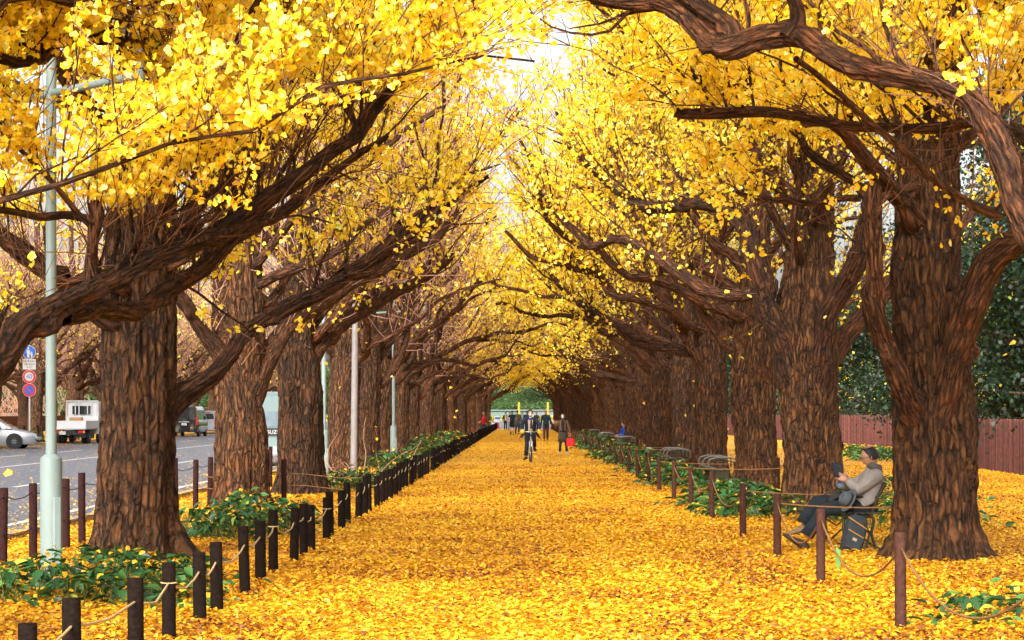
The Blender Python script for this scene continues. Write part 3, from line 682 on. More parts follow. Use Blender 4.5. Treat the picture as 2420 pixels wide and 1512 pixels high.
row(-26, [66+8.9*i for i in range(18)], vf, 0, lambda i: 'nearly bare ginkgo on the far side of the road, %s along its kerb' % ordn(i), 'ginkgos along the far kerb')
row(-34.5, [80+9*i for i in range(16)], vf, PI, lambda i: 'nearly bare ginkgo behind the far kerb row, %s of that back row' % ordn(i), 'ginkgos in the back row across the road')
# ---------------------------------------------------------------- posts and ropes
M_POSTD = simple('dark_post', (.013, .008, .006), .95, var=.45, scale=25, bump=.6, spec=.06)
M_POSTR = simple('red_brown_post', (.068, .028, .020), .9, var=.35, scale=25, bump=.5, spec=.08)
M_POSTM = simple('maroon_post', (.034, .013, .012), .9, var=.35, scale=25, bump=.5, spec=.08)
M_ROPE = simple('rope', (.27, .13, .045), .9, var=.3, scale=120, bump=.5)
M_ROPEY = simple('pale_rope', (.50, .36, .17), .9, var=.3, scale=120)
M_WIRE = simple('dark_wire', (.03, .02, .025), .6)
M_HOLE = simple('hole', (.01, .007, .006), .9)
def post_mesh(name, r, h, m, chunky=False):
    o = MB().lathe([(r*1.0, -.05), (r*1.02, .02), (r, h*.5), (r*.985, h-.012), (r*.93, h), (0.001, h+.002)], S=14).build(name, m, None, True, ang=40); return o
g = random.Random(4)
ysl = [10.3, 11.4, 13.0, 14.5, 15.8, 16.6, 18.1, 19.6, 20.6, 22.0, 23.0, 24.0, 25.7, 26.7, 28.2, 29.3, 31.0]
hl = [.55, .577, .56, .55, .53, .56, .606, .575, .628, .584, .585, .526, .545, .58]
while ysl[-1] < 201: ysl.append(ysl[-1]+g.uniform(1.1, 1.55))
proto = None; lp = []
for i, y in enumerate(ysl):
    if proto is None: o = proto = post_mesh('wooden_post', .05, 1.0, M_POSTD)
    else: o = proto.copy(); COL.objects.link(o)
    h = hl[i] if i < len(hl) else g.uniform(.52, .62); x = -2.45+g.uniform(-.03, .03)
    o.location = (x, y, 0); o.scale = (g.uniform(.94, 1.06),)*2+(h,); o.rotation_euler = (g.uniform(-.025, .025), g.uniform(-.025, .025), g.uniform(0, 6)); lp.append((x, y, h))
    tag(o, 'short dark wooden post, %s along the left path edge' % ordn(i), 'post', 'dark posts along the left path edge')
pts = []
for i, (x, y, h) in enumerate(lp):
    pts.append((x+.0, y, h*.74))
    if i < len(lp)-1:
        x2, y2, h2 = lp[i+1]; s = g.uniform(.02, .10)
        for t in (.2, .5, .8): pts.append((x+(x2-x)*t+g.uniform(-.01, .02), y+(y2-y)*t, (h+(h2-h)*t)*.74-s*4*t*(1-t)))
tag(MB().tube(pts, .008, 6).build('rope', M_ROPEY, None, True), 'thin pale rope threaded through the short dark posts', 'rope')
# two posts on, a loop of rope is tied round the post
def ring(loc, r, m, name, label, rr=.006):
    P = [(r*math.cos(a), r*math.sin(a), 0) for a in np.linspace(0, 2*PI, 17)]
    o = MB().tube(P, rr, 6).build(name, m, None, True); o.location = loc; return tag(o, label, 'rope')
for i in (3, 8, 12):
    ring((lp[i][0], lp[i][1], lp[i][2]*.74), .054, M_ROPEY, 'rope_loop', 'loop of pale rope tied round the %s dark post on the left' % ordn(i))

ysr = [11.3, 15.2, 19.3, 22.75, 26.4, 30.8, 34.6, 38.0, 42.0]
while ysr[-1] < 200: ysr.append(ysr[-1]+3.9*g.uniform(.95, 1.05))
proto = None; rp = []
for i, y in enumerate(ysr):
    if proto is None:
        o = proto = post_mesh('rope_post', .0425, .70, M_POSTR)
    else: o = proto.copy(); COL.objects.link(o)
    x = 2.80+g.uniform(-.03, .03); o.location = (x, y, 0); o.rotation_euler = (g.uniform(-.02, .02), g.uniform(-.02, .02), g.uniform(0, 6)); o.scale.z = g.uniform(.97, 1.03)
    rp.append((x, y)); tag(o, 'round red-brown rope post, %s along the right path edge' % ordn(i), 'post', 'red-brown posts along the right path edge')
k = 0
for i in range(len(rp)-1):
    if i in (3, 7): continue
    (x, y), (x2, y2) = rp[i], rp[i+1]; s = [.30, .36, .33, .2, .3, .26, .2][i % 7]
    P = [(x+(x2-x)*t, y+(y2-y)*t, .61-s*4*t*(1-t)) for t in np.linspace(0, 1, 15)]
    tag(MB().tube(P, .009, 8).build('rope', M_ROPE, None, True), 'slack tan rope between the %s and %s red-brown posts' % (ordn(i), ordn(i+1)), 'rope', 'slack ropes on the right')
ip = None
for j, (i, xe) in enumerate(((3, 4.85), (4, 4.85), (7, 5.2), (8, 5.2), (12, 5.2), (13, 5.2))):
    x, y = rp[i]
    if ip is None: o = ip = post_mesh('rope_post', .04, .68, M_POSTR)
    else: o = ip.copy(); COL.objects.link(o)
    o.location = (xe, y+.05, 0); tag(o, 'red-brown inner post holding the taut rope from the %s path post' % ordn(i), 'post', 'inner rope posts')
    P = [(x+(xe-x)*t, y+.05*t, .60-.05*4*t*(1-t)) for t in np.linspace(0, 1, 9)]
    tag(MB().tube(P, .008, 8).build('rope', M_ROPE, None, True), 'taut tan rope running right from the %s red-brown post' % ordn(i), 'rope', 'taut cross ropes')

# tall maroon posts beside the road, two wires
ysm = [18.6, 20.2, 21.2, 22.4, 24.0, 25.0, 27.5, 29.6, 31.5, 33.7, 35.2]
while ysm[-1] < 120: ysm.append(ysm[-1]+g.uniform(1.6, 2.6))
proto = None; mp_ = []
for i, y in enumerate(ysm):
    if proto is None: o = proto = post_mesh('tall_post', .045, .86, M_POSTM)
    else: o = proto.copy(); COL.objects.link(o)
    o.location = (-5.3+g.uniform(-.03, .03), y, 0); o.rotation_euler = (g.uniform(-.02, .02), g.uniform(-.02, .02), 0); o.scale.z = g.uniform(.96, 1.06)
    tag(o, 'tall maroon post by the road, %s from the camera' % ordn(i), 'post', 'maroon posts by the road')
for z, nm in ((.74, 'upper'), (.36, 'lower')):
    P = []
    for i in range(len(ysm)-1):
        for t in (0, .33, .66): P.append((-5.3, ysm[i]+(ysm[i+1]-ysm[i])*t, z-(.05 if t else 0)))
    tag(MB().tube(P, .006, 5).build('wire', M_WIRE, None, True), '%s dark wire strung along the maroon posts by the road' % nm, 'wire')
o = proto.copy(); COL.objects.link(o); o.location = (-3.9, 33.9, 0); tag(o, 'dark post alone between two trunks, left of the path', 'post')
for z in (.55, .36):
    P = [(-5.2+2.7*t, 33.9+(t*.4), z-.04*math.sin(t*9)) for t in np.linspace(0, 1, 14)]
    tag(MB().tube(P, .006, 5).build('wire', M_ROPE, None, True), '%s thin brown line crossing between the third and fourth left trunks' % ('upper' if z > .5 else 'lower'), 'wire')

# ---------------------------------------------------------------- lamps
M_LAMP = simple('pale_green_paint', (.22, .285, .275), .5, var=.06, scale=6, coat=.15)
M_POLE = simple('grey_white_pole', (.24, .22, .22), .6, var=.12, scale=8)
M_BULB = simple('frosted_bulb', (.75, .68, .6), .5)
def glassmat():
    m, nt = newmat('lamp_glass'); L = nt.links.new
    out = nd(nt, 'ShaderNodeOutputMaterial'); g_ = nd(nt, 'ShaderNodeBsdfGlossy'); g_.inputs['Roughness'].default_value = .02
    t = nd(nt, 'ShaderNodeBsdfTransparent'); t.inputs[0].default_value = (.93, .90, .88, 1); f = nd(nt, 'ShaderNodeLayerWeight'); f.inputs['Blend'].default_value = .28
    r = ramp(nt, [(0, (.10,)*3), (.7, (.3,)*3), (1, (.85,)*3)], f.outputs['Facing']); mx = nd(nt, 'ShaderNodeMixShader')
    L(r.outputs[0], mx.inputs[0]); L(t.outputs[0], mx.inputs[1]); L(g_.outputs[0], mx.inputs[2]); L(mx.outputs[0], out.inputs[0]); return m
M_GLASS = glassmat()
def lamp(loc, label, rz=0.0, arm=(1.08, -1.1), back=(-.62, .75), H=5.07, za=4.73):
    t = thing('street_lamp', label, 'street lamp', loc, rz)
    MB().lathe([(.108, -.05), (.108, 1.10), (.104, 1.15), (.06, 1.19)], S=24).build('lower_pole', M_LAMP, t, True, ang=35)
    MB().box((.075, -.085, .42), (.085, .06, .70), (0, 0, .5), ch=.015).build('access_door', M_LAMP, t)
    MB().lathe([(.0535, 1.12), (.050, H), (.046, H+.005), (.001, H+.006)], S=20).build('pole', M_LAMP, t, True, ang=35)
    for z in (3.95,): MB().lathe([(.054, z), (.0545, z+.008), (.052, z+.012)], S=20).build('joint_ring', M_WIRE, t)
    e = Vector((*arm, za)); b = Vector((*back, za))
    MB().tube([b, b*.5+Vector((0, 0, za*.5)), Vector((0, 0, za)), e*.5+Vector((0, 0, za*.5)), e], .037, 14).build('arm', M_LAMP, t, True, ang=40)
    MB().lathe([(.042, -.06), (.042, .10), (.044, .102), (.044, .112), (.042, .114), (.042, .24), (.115, .30), (.125, .315), (.12, .32), (.03, .322)], c=e, S=24).build('globe_holder', M_LAMP, t, True, ang=35)
    gl = MB().ball(e+Vector((0, 0, .58)), .275, 40, 28).build('glass_globe', M_GLASS, t, True)
    MB().lathe([(.03, .3), (.03, .40), (.02, .41)], c=e, S=14).build('lamp_socket', M_LAMP, gl, True, ang=35)
    MB().lathe([(.02, .40), (.045, .46), (.055, .52), (.05, .60), (.03, .65), (.001, .66)], c=e, S=18).build('bulb', M_BULB, gl, True)
    return t
lamp((-4.62, 20.3, 0), 'nearest pale green lamp post at the left with a clear glass globe on its arm', H=5.07)
lamp((-4.6, 48, 0), 'pale green lamp post behind the trunk with the hollow', H=5.2, za=4.8, arm=(.9, -.9), back=(-.9, .9))
lamp((-4.1, 66, 0), 'thin distant lamp post between trunks, third along the left row', H=5.2, za=4.8)
t = thing('utility_pole', 'tall grey-white utility pole leaning slightly beside the second lamp post', 'pole', (-4.12, 50.6, 0)); t.rotation_euler = (0, R(.6), 0)
MB().lathe([(.085, -.1), (.08, 2.4), (.06, 9.0), (.055, 9.02), (.01, 9.03)], S=24).build('shaft', M_POLE, t, True, ang=40)
m = MB()
for q, z in enumerate(np.arange(1.2, 3.2, .3)): m.tube([(-.09*(-1)**q, 0, z), (-.19*(-1)**q, 0, z)], .012, 6)
m.build('climbing_steps', M_WIRE, t)
MB().box((.13, -.02, 5.2), (.09, .08, 1.7)).build('orange_board', simple('orange_plastic', (.75, .25, .04), .6), t)

# ---------------------------------------------------------------- low plants
def plant_patch(name, label, cat, x0, x1, y0, y1, n, size, h, seed, stems=True, lie=.1, kind=None, group=None):
    g = np.random.default_rng(seed); cx, cy = (x0+x1)/2, (y0+y1)/2
    root = thing(name, label, cat, (cx, cy, 0), 0, group)
    if kind: root['kind'] = kind
    m = max(3, n//14); c = np.stack([g.uniform(x0, x1, m)-cx, g.uniform(y0, y1, m)-cy, np.zeros(m)], -1)
    c[:, 2] = h*g.uniform(.45, 1.1, m)*(1-.5*np.abs(c[:, 0]/((x1-x0)/2))**3)
    i = g.integers(0, m, n); a = g.uniform(0, 2*PI, n); rr = np.abs(g.normal(size=n))*size*1.5+size*.3
    P = c[i]+np.stack([np.cos(a)*rr, np.sin(a)*rr, -rr*g.uniform(.1, .9, n)], -1); P[:, 2] = np.maximum(P[:, 2], size*.3+.02)
    d = np.stack([np.cos(a), np.sin(a), g.uniform(-.9, .35, n)], -1); d /= np.linalg.norm(d, axis=1, keepdims=True)
    up = g.normal(size=(n, 3))*.35; up[:, 2] += 1; nr = up-(up*d).sum(1, keepdims=True)*d; nr /= np.linalg.norm(nr, axis=1, keepdims=True)
    s = np.cross(nr, d); sz = (size*g.uniform(.6, 1.25, n))[:, None]; w = g.uniform(.25, .42, (n, 1))
    def q(a_, b_, c_=0): return P+sz*(a_*w*2*s+b_*d+c_*nr)
    V = np.stack([q(0, 0), q(-.34, .25, .10), q(-.40, .5, .12), q(-.2, .82, .04), q(0, 1.1, -.12), q(.2, .82, .04), q(.40, .5, .12), q(.34, .25, .10), q(0, .45, -.0)], 1).reshape(-1, 3)
    b = (np.arange(n)*9)[:, None]
    F = np.concatenate([b+np.array([[0, 8, 2, 1]]), b+np.array([[8, 4, 3, 2]]), b+np.array([[0, 7, 6, 8]]), b+np.array([[8, 6, 5, 4]])])
    t = np.clip(g.normal(.42, .22, n), 0, .93); t[g.uniform(size=n) < .03] = 1
    np_obj('leaves', V, F, M_GREEN, root, True, {'tint': ('FACE', 'FLOAT', np.tile(t, 4))})
    if stems:
        k = min(n//2, 500); st = c[i[:k]]*.35+P[:k]*.65; st[:, 2] = 0; st[:, :2] += g.normal(size=(k, 2))*.03
        Pm = (st+P[:k])/2; Pm[:, 2] = P[:k, 2]*.75
        T = np.stack([st, Pm, P[:k]], 1); V, F = tubes(T, np.full((k, 3), .0035)*np.array([1.3, 1, .7]), 4)
        np_obj('stems', V, F, M_STEM, root)['kind'] = 'stuff'
    # yellow ginkgo leaves that have dropped on top
    k = max(4, n//4); j = g.integers(0, n, k); V, F, t = leaves(P[j]+np.array([0, 0, .03]), .06, True, flat=.3, g=g, tint=g.uniform(.3, .95, k))
    np_obj('caught_leaves', V, F, M_LITTER, root, False, {'tint': ('FACE', 'FLOAT', t)})
    return root
M_STEM = simple('green_stem', (.10, .14, .03), .6)
PL = 'leafy green plants in the tree beds'
plant_patch('shrub', 'sprawling green leafy shrub round the foot of the near lamp post', 'shrub', -4.85, -2.8, 16.8, 20.0, 900, .13, .33, 1, group=PL)
plant_patch('shrub', 'green leafy shrub between the second and third trunks on the left', 'shrub', -4.3, -3.0, 25.6, 29.2, 850, .13, .48, 2, group=PL)
plant_patch('shrub', 'dark green shrub at the base of the pale lamp post, left', 'shrub', -4.3, -2.95, 40.5, 46, 600, .14, .42, 3, group=PL)
plant_patch('shrub', 'green shrub rising above the dark posts beside the grey pole', 'shrub', -4.0, -2.8, 52, 58, 600, .16, .6, 4, group=PL)
plant_patch('shrub', 'bright green shrub behind the far dark posts, left edge', 'shrub', -3.9, -2.8, 70, 77, 450, .18, .78, 5, group=PL)
plant_patch('shrub', 'small green tuft over the distant dark posts', 'shrub', -3.7, -2.75, 88, 95, 300, .2, .78, 6, group=PL)
plant_patch('ivy', 'creeping dark ivy in the bottom right corner beneath the slack rope', 'ivy', 3.15, 4.7, 15.3, 17.6, 260, .125, .22, 7, group=PL)
plant_patch('shrub', 'big-leaved green shrub left of the stout trunk behind the reader', 'shrub', 2.95, 4.2, 30.6, 37, 950, .17, .46, 8, group=PL)
plant_patch('shrub', 'green shrub glimpsed behind the bench backrest', 'shrub', 4.35, 6.2, 27.8, 31.5, 520, .15, .5, 9, group=PL)
plant_patch('shrub', 'long green shrub bed along the rope, past the white armrests', 'shrub', 2.95, 4.1, 43, 57, 1300, .18, .45, 10, group=PL)
plant_patch('shrub', 'green shrub bed beyond the blue-jacketed sitter', 'shrub', 2.95, 4.0, 60, 82, 1300, .2, .55, 11, group=PL)
plant_patch('shrub', 'last low green bed before the woman with the red bag', 'shrub', 2.95, 4.0, 86, 118, 1200, .24, .6, 12, group=PL)
plant_patch('shrub', 'spreading green shrubs against the brown paling fence', 'shrub', 11.0, 14.6, 66, 80, 1500, .20, .40, 13, group=PL)
plant_patch('ivy', 'scattered ivy shoots on the yellow ground right of the big trunk', 'ivy', 5.2, 9.0, 21, 44, 110, .09, .05, 14, stems=False, group=PL)
plant_patch('ivy', 'small ivy patch between the reader and the fence', 'ivy', 6.0, 8.2, 36, 46, 420, .13, .3, 15, group=PL)
# pruned pale branches
g2 = np.random.default_rng(8); t = thing('brushwood', 'heap of pale bare twigs among the trunks behind the dark posts', 'brushwood', (-3.7, 45, 0))
st = np.stack([g2.uniform(-.9, .7, 44), g2.uniform(-4, 5, 44), np.full(44, .02)], -1); d = g2.normal(size=(44, 3)); d[:, 2] = np.abs(d[:, 2])*.9+.3; d /= np.linalg.norm(d, axis=1, keepdims=True)
P = walk(st, d, g2.uniform(.6, 1.7, 44), 9, .16, -.06, g2); P[:, :, 2] = np.abs(P[:, :, 2]); V, F = tubes(P, np.full((44, 9), .010)*np.linspace(1.2, .4, 9), 5); np_obj('branches', V, F, M_TWIGP, t)
# a green leaf caught on the rope
m = MB(); m.loft([[(-.002, y, z), (.002, y, z)] for y, z in ((0, 0), (0, .001))], cap=False)
o = MB().prism([(0, 0), (.035, -.03), (.036, -.16), (.02, -.21), (.0, -.17), (-.006, -.06)], -.001, .002).build('green_leaf', simple('fresh_leaf', (.10, .30, .06), .5), None)
o.location = (2.80, 18.45, .40); tag(o, 'single long green leaf hanging from the slack rope', 'leaf')

# ---------------------------------------------------------------- paling fence
def palemat():
    m = simple('red_brown_paling', (.14, .046, .038), .85, var=.35, scale=7, bump=.3); nt = m.node_tree; L = nt.links.new
    b = next(n for n in nt.nodes if n.type == 'BSDF_PRINCIPLED'); src = b.inputs['Base Color'].links[0].from_socket
    ge = nd(nt, 'ShaderNodeNewGeometry'); mr = nd(nt, 'ShaderNodeMapRange'); mr.inputs['To Min'].default_value = .38; mr.inputs['To Max'].default_value = 1.15
    L(ge.outputs['Random Per Island'], mr.inputs['Value']); sv = nd(nt, 'ShaderNodeVectorMath'); sv.operation = 'SCALE'; L(src, sv.inputs[0]); L(mr.outputs[0], sv.inputs['Scale']); L(sv.outputs[0], b.inputs['Base Color']); return m
M_PALE = palemat()
def paling(pts, label, h=1.42):
    t = thing('paling_fence', label, 'fence', (pts[0][0], pts[0][1], 0)); p, s = smooth_path([(x, y, 0) for x, y in pts], 400)
    L_ = s[-1]; n = int(L_/.165); m = MB(); g = random.Random(2)
    for i in range(n):
        q = p[int(i/n*399)]; f = (i/n*399) % 1; q2 = p[min(399, int(i/n*399)+1)]; x, y = q[0]*(1-f)+q2[0]*f-pts[0][0], q[1]*(1-f)+q2[1]*f-pts[0][1]
        hh = h+g.uniform(-.015, .015); S = 7
        m.lathe([(.056, -.05), (.056, hh-.02), (.046, hh), (.001, hh+.004)], c=(x, y, 0), S=S)
    o = m.build('palings', M_PALE, t, True, ang=40); o['kind'] = 'stuff'
paling([(12.0, 36), (12.3, 45), (12.6, 52), (13.0, 60), (13.6, 66)], 'near length of red-brown upright paling fence at the right edge')
paling([(17.6, 80), (17.4, 92), (16.8, 104), (15.6, 114), (14.6, 125), (14.4, 150)], 'far curving length of red-brown paling fence between the two big right trunks', 1.45)
# ---------------------------------------------------------------- woods and the far end
M_TRUNKG = barkmat('grey_bark', (.03, .02, .015), (.08, .055, .04), (.15, .11, .08), (.1, .07, .05))
M_DARKLEAF = leafmat('evergreen_leaf', [(0, (.002, .006, .003)), (.5, (.007, .024, .008)), (.85, (.020, .062, .018)), (.95, (.18, .24, .02)), (1, (.62, .50, .03))], .25, .5, .03)
def bushy(seed, H, W_, n, size, m, tr=.25, low=.15):
    g = np.random.default_rng(seed); k = 58
    c = np.stack([g.normal(size=k)*W_*.42, g.normal(size=k)*W_*.42, H*(low+(1-low)*g.uniform(0, 1, k))], -1)
    sh = 1-np.clip((c[:, 2]/H-.5)*1.1, 0, .75); c[:, :2] *= sh[:, None]
    V, F, bk = bark_tube(np.stack([np.linspace(0, .3, 30), np.zeros(30), np.linspace(-.1, H*.9, 30)], -1), np.linspace(tr, tr*.2, 30), 20, .05, seed, (), (.3, .3), .2)
    br = []
    for q in c:
        z0 = min(q[2]*.8, H*.8); br.append(smooth_path([(0, 0, z0*.85), (q[0]*.5, q[1]*.5, z0+.2), tuple(q)], 8)[0])
    Vb, Fb = tubes(np.array(br), np.repeat(np.linspace(.08, .02, 8)[None], k, 0), 6)
    i = g.integers(0, k, n); P = c[i]+g.normal(size=(n, 3))*np.array([1, 1, .6])*W_*.14
    P = P[P[:, 2] > .3]; Vl, Fl, t = leaves(P, size, False, g=g, tint=np.clip(g.beta(2, 3, len(P))*.9+(g.uniform(size=len(P)) < .014)*.6, 0, 1))
    return (V, F, bk), (Vb, Fb), (Vl, Fl, t), m
def put_bushy(P, loc, label, group, name='evergreen_tree', rz=0):
    (V, F, bk), (Vb, Fb), (Vl, Fl, t), m = P; r = thing(name, label, 'tree', loc, rz, group)
    np_obj('trunk', V, F, M_TRUNKG, r, attrs={'bk': ('POINT', 'FLOAT_VECTOR', bk)}); np_obj('branches', Vb, Fb, M_TRUNKG, r, attrs={'bk': ('POINT', 'FLOAT_VECTOR', Vb*.3)})
    np_obj('crown', Vl, Fl, m, r, False, {'tint': ('FACE', 'FLOAT', t)}); return r
gg = random.Random(12)
pa = bushy(61, 13, 6.5, 42000, .14, M_DARKLEAF, .3, .14); pb = bushy(62, 9, 6.0, 36000, .13, M_DARKLEAF, .2, .10); py = bushy(63, 11, 6, 9000, .2, M_LEAF, .25, .22)
spots = [(17.2, 60), (22.5, 62), (20, 71), (25, 76), (21.5, 84), (24.6, 90), (29, 92), (27, 103), (31, 110), (20.5, 128), (27, 134), (20, 152), (28, 165), (19, 180), (35, 96), (31, 78), (42, 120), (17, 49), (24, 118), (34, 140), (26, 70), (38, 105)]
ro = [None, None, None]
for i, (x, y) in enumerate(spots):
    k = 2 if i in (7, 12, 14) else i % 2
    lab = ('dark evergreen behind the paling fence on the right, %s of the wood from the camera' if k < 2 else 'yellow-leaved tree inside the right-hand wood, %s of the wood from the camera') % ordn(i)
    nm = 'evergreen_tree' if k < 2 else 'yellow_tree'
    if ro[k] is None: ro[k] = o = put_bushy((pa, pb, py)[k], (x, y, 0), lab, 'trees of the wood behind the paling fence', nm, gg.uniform(0, 6))
    else:
        o = copy_tree(ro[k]); o.location = (x, y, 0); o.rotation_euler.z = gg.uniform(0, 6); o['label'] = lab
    s = gg.uniform(.9, 1.2); o.scale = (s, s, s)
# far trees beyond the cross road
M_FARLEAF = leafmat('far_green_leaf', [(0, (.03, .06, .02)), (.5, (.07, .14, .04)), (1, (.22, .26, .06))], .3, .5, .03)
FG = 'trees beyond the far playing field'
for i, (x, y, s) in enumerate([(-60, 470, 1.7), (-42, 455, 1.5), (-26, 470, 1.3), (-10, 480, 1.35), (5, 470, 1.25), (20, 465, 1.45), (34, 450, 1.6), (50, 470, 1.8), (68, 460, 1.9), (-80, 460, 1.9), (-100, 450, 2), (90, 455, 2)]):
    o = copy_tree(ro[i % 2]); o.location = (x, y, 0); o.rotation_euler.z = gg.uniform(0, 6); o.scale = (s*1.9, s*1.9, s*.8)
    
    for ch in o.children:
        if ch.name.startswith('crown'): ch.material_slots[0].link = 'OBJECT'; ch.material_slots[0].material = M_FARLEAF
    o['group'] = FG; o['label'] = 'hazy green tree beyond the playing field, %s from the left' % ordn(i)
# clipped hedge, low green fence, white rail, grey stand, yellow posts
M_HEDGE = leafmat('hedge_leaf', [(0, (.08, .12, .01)), (.5, (.24, .26, .02)), (1, (.42, .36, .02))], .2)
t = thing('hedge', 'low clipped yellow-green hedge across the end of the avenue', 'hedge', (0, 356, 0))
g2 = np.random.default_rng(77); n = 9000; P = np.stack([g2.uniform(-40, 40, n), g2.uniform(-1, 1, n), g2.uniform(0, 1.0, n)], -1); V, F, tt = leaves(P, .32, False, g=g2); np_obj('foliage', V, F, M_HEDGE, t, False, {'tint': ('FACE', 'FLOAT', tt)})
m_g = simple('green_mesh', (.02, .14, .07), .7, scale=1); m_w = simple('white_rail', (.15, .18, .18), .6); m_gr = simple('grey_stand', (.16, .17, .18), .8, scale=.5, var=.2)
m_y = simple('yellow_pole', (.42, .28, .02), .6); m_f = simple('green_field', (.13, .15, .05), .9, scale=.2, var=.3); m_red = simple('red_plastic', (.55, .02, .03), .5)
sheet('playing_field', -200, 200, 358, 520, .006, m_f)
t = thing('mesh_fence', 'green mesh fence panels at the end of the avenue', 'fence', (0, 372, 0))
for i in range(12):
    m = MB(); x = -26+i*4.6
    for q in range(5): m.box((x+q*1.1, 0, .85), (.08, .08, 1.7))
    for q in range(7): m.box((x+2.2, 0, .2+q*.24), (4.4, .04, .05))
    m.build('panel', m_g if i % 3 else m_w, t)
t = thing('grandstand', 'low grey stand with white front behind the mesh fence', 'building', (-4, 400, 0))
MB().box((0, 0, .95), (26, 6, 1.9)).build('wall', m_gr, t); MB().box((2, -3.3, 2.0), (18, .5, .2)).build('roof_edge', m_w, t)
for i in range(5): MB().box((-9+i*4.4, -3.05, 1.0), (3.4, .12, 1.4)).build('shutter', m_w if i == 2 else simple('shutter_%d' % i, (.10+.015*i, .12+.01*i, .14), .7), t)
t = thing('backstop', 'green netted backstop to the right behind the far fence', 'fence', (8.5, 392, 0))
MB().prism([(-3, 0), (4.5, 0), (4.5, 2.6), (0, 3.6), (-2, 2.2)], -.1, .1).build('net', m_g, t)
t = thing('shed', 'beige block at the left of the far end of the avenue', 'building', (-14, 392, 0)); MB().box((0, 0, 1.9), (9, 5, 3.8)).build('wall', simple('beige_wall', (.24, .20, .16), .8), t); MB().box((0, 0, 3.93), (9.6, 5.6, .25)).build('roof', m_gr, t)
for i, x in enumerate((-4.6, -.45, 3.6)):
    t = thing('yellow_post', '%s yellow banner post at the far end' % ('left', 'middle', 'right')[i], 'post', (x*1.0, 290, 0), 0, 'yellow banner posts')
    MB().lathe([(.16, 0), (.16, 3.0), (.01, 3.02)], S=12).build('shaft', m_y, t); MB().box((0, 0, 2.0), (.26, .08, 1.2)).build('banner', m_y, t)
# traffic cones and the small road sign at the end of the left posts
def cone(x, y, label):
    t = thing('traffic_cone', label, 'cone', (x, y, 0), 0, 'traffic cones on the cross road'); MB().lathe([(.16, 0), (.10, .3)], S=14).build('base', m_red, t); MB().lathe([(.10, .3), (.07, .48)], S=14).build('band', M_WPAINT, t); MB().lathe([(.07, .48), (.03, .72), (.01, .73)], S=14).build('tip', m_red, t)
for i, (x, y) in enumerate(((.6, 330), (2.1, 330), (4.4, 300), (-3.0, 214))): cone(x, y, 'red and white traffic cone, %s of those on the cross road' % ordn(i))
t = thing('barrier_sign', 'small blue and white sign on a red foot where the left posts end', 'sign', (-2.45, 205, 0))
MB().lathe([(.16, 0), (.17, .25), (.14, .55), (.03, .6)], S=14).build('foot', m_red, t); MB().box((0, 0, .95), (.62, .06, .55), ch=.05).build('panel', M_WPAINT, t); MB().box((0, -.034, 1.02), (.5, .006, .22)).build('blue_band', simple('sign_blue', (.05, .12, .5), .5), t)
# wood behind the far side of the road
t = thing('distant_wood', 'mass of bare pinkish-brown branches beyond the far pavement', 'wood', (-52, 130, 0)); t['kind'] = 'stuff'
g3 = np.random.default_rng(5); n = 9000; st = np.stack([g3.uniform(-7, 7, n), g3.uniform(-80, 90, n), g3.uniform(0, 15, n)], -1); d = g3.normal(size=(n, 3))*.5; d[:, 2] += .9; d /= np.linalg.norm(d, axis=1, keepdims=True)
V, F = tubes(walk(st, d, g3.uniform(1.5, 4, n), 5, .2, .02, g3), np.full((n, 5), .03)*np.linspace(1, .4, 5), 3); o = np_obj('branches', V, F, M_TWIGP, t); o['kind'] = 'stuff'
t = thing('brick_wall', 'low brown wall and hedge glimpsed beyond the far row of trunks', 'wall', (-40.5, 100, 0)); MB().box((0, 10, .65), (.3, 190, 1.3)).build('wall', M_PALE, t)
# ---------------------------------------------------------------- people
def cmat(name, c, **k): return MATS.get(name) or simple(name, c, k.pop('rough', .85), var=k.pop('var', .12), scale=k.pop('scale', 40), **k)
M_SKIN = simple('skin', (.52, .27, .17), .5, var=.06, scale=12); M_HAIRB = simple('black_hair', (.012, .010, .010), .55, var=.3, scale=60); M_HAIRG = simple('grey_hair', (.42, .42, .43), .6, var=.2, scale=60)
M_MASK = simple('white_mask', (.78, .78, .76), .8, var=.03); M_SHOE = simple('black_shoe', (.015, .013, .012), .45); M_EYE = simple('eye_dark', (.02, .012, .01), .3); M_LIP = simple('lip', (.38, .12, .09), .5)

def skin_mesh(nodes, edges, sub=2):
    "one continuous surface grown round a skeleton; nodes (x,y,z,r)"
    me = bpy.data.meshes.new('tmp'); me.from_pydata([n[:3] for n in nodes], edges, []); o = bpy.data.objects.new('tmp', me); COL.objects.link(o)
    md = o.modifiers.new('s', 'SKIN'); md.use_smooth_shade = True; md.branch_smoothing = .6
    ly = me.skin_vertices[0].data
    for i, n in enumerate(nodes): ly[i].radius = (n[3], n[3] if len(n) < 5 else n[4]); ly[i].use_root = (i == 0)
    m2 = o.modifiers.new('u', 'SUBSURF'); m2.levels = sub; m2.render_levels = sub
    dg = bpy.context.evaluated_depsgraph_get(); dg.update(); ev = o.evaluated_get(dg); m = bpy.data.meshes.new_from_object(ev)
    V = [tuple(v.co) for v in m.vertices]; F = [tuple(p.vertices) for p in m.polygons]
    bpy.data.objects.remove(o); bpy.data.meshes.remove(me); bpy.data.meshes.remove(m); return V, F

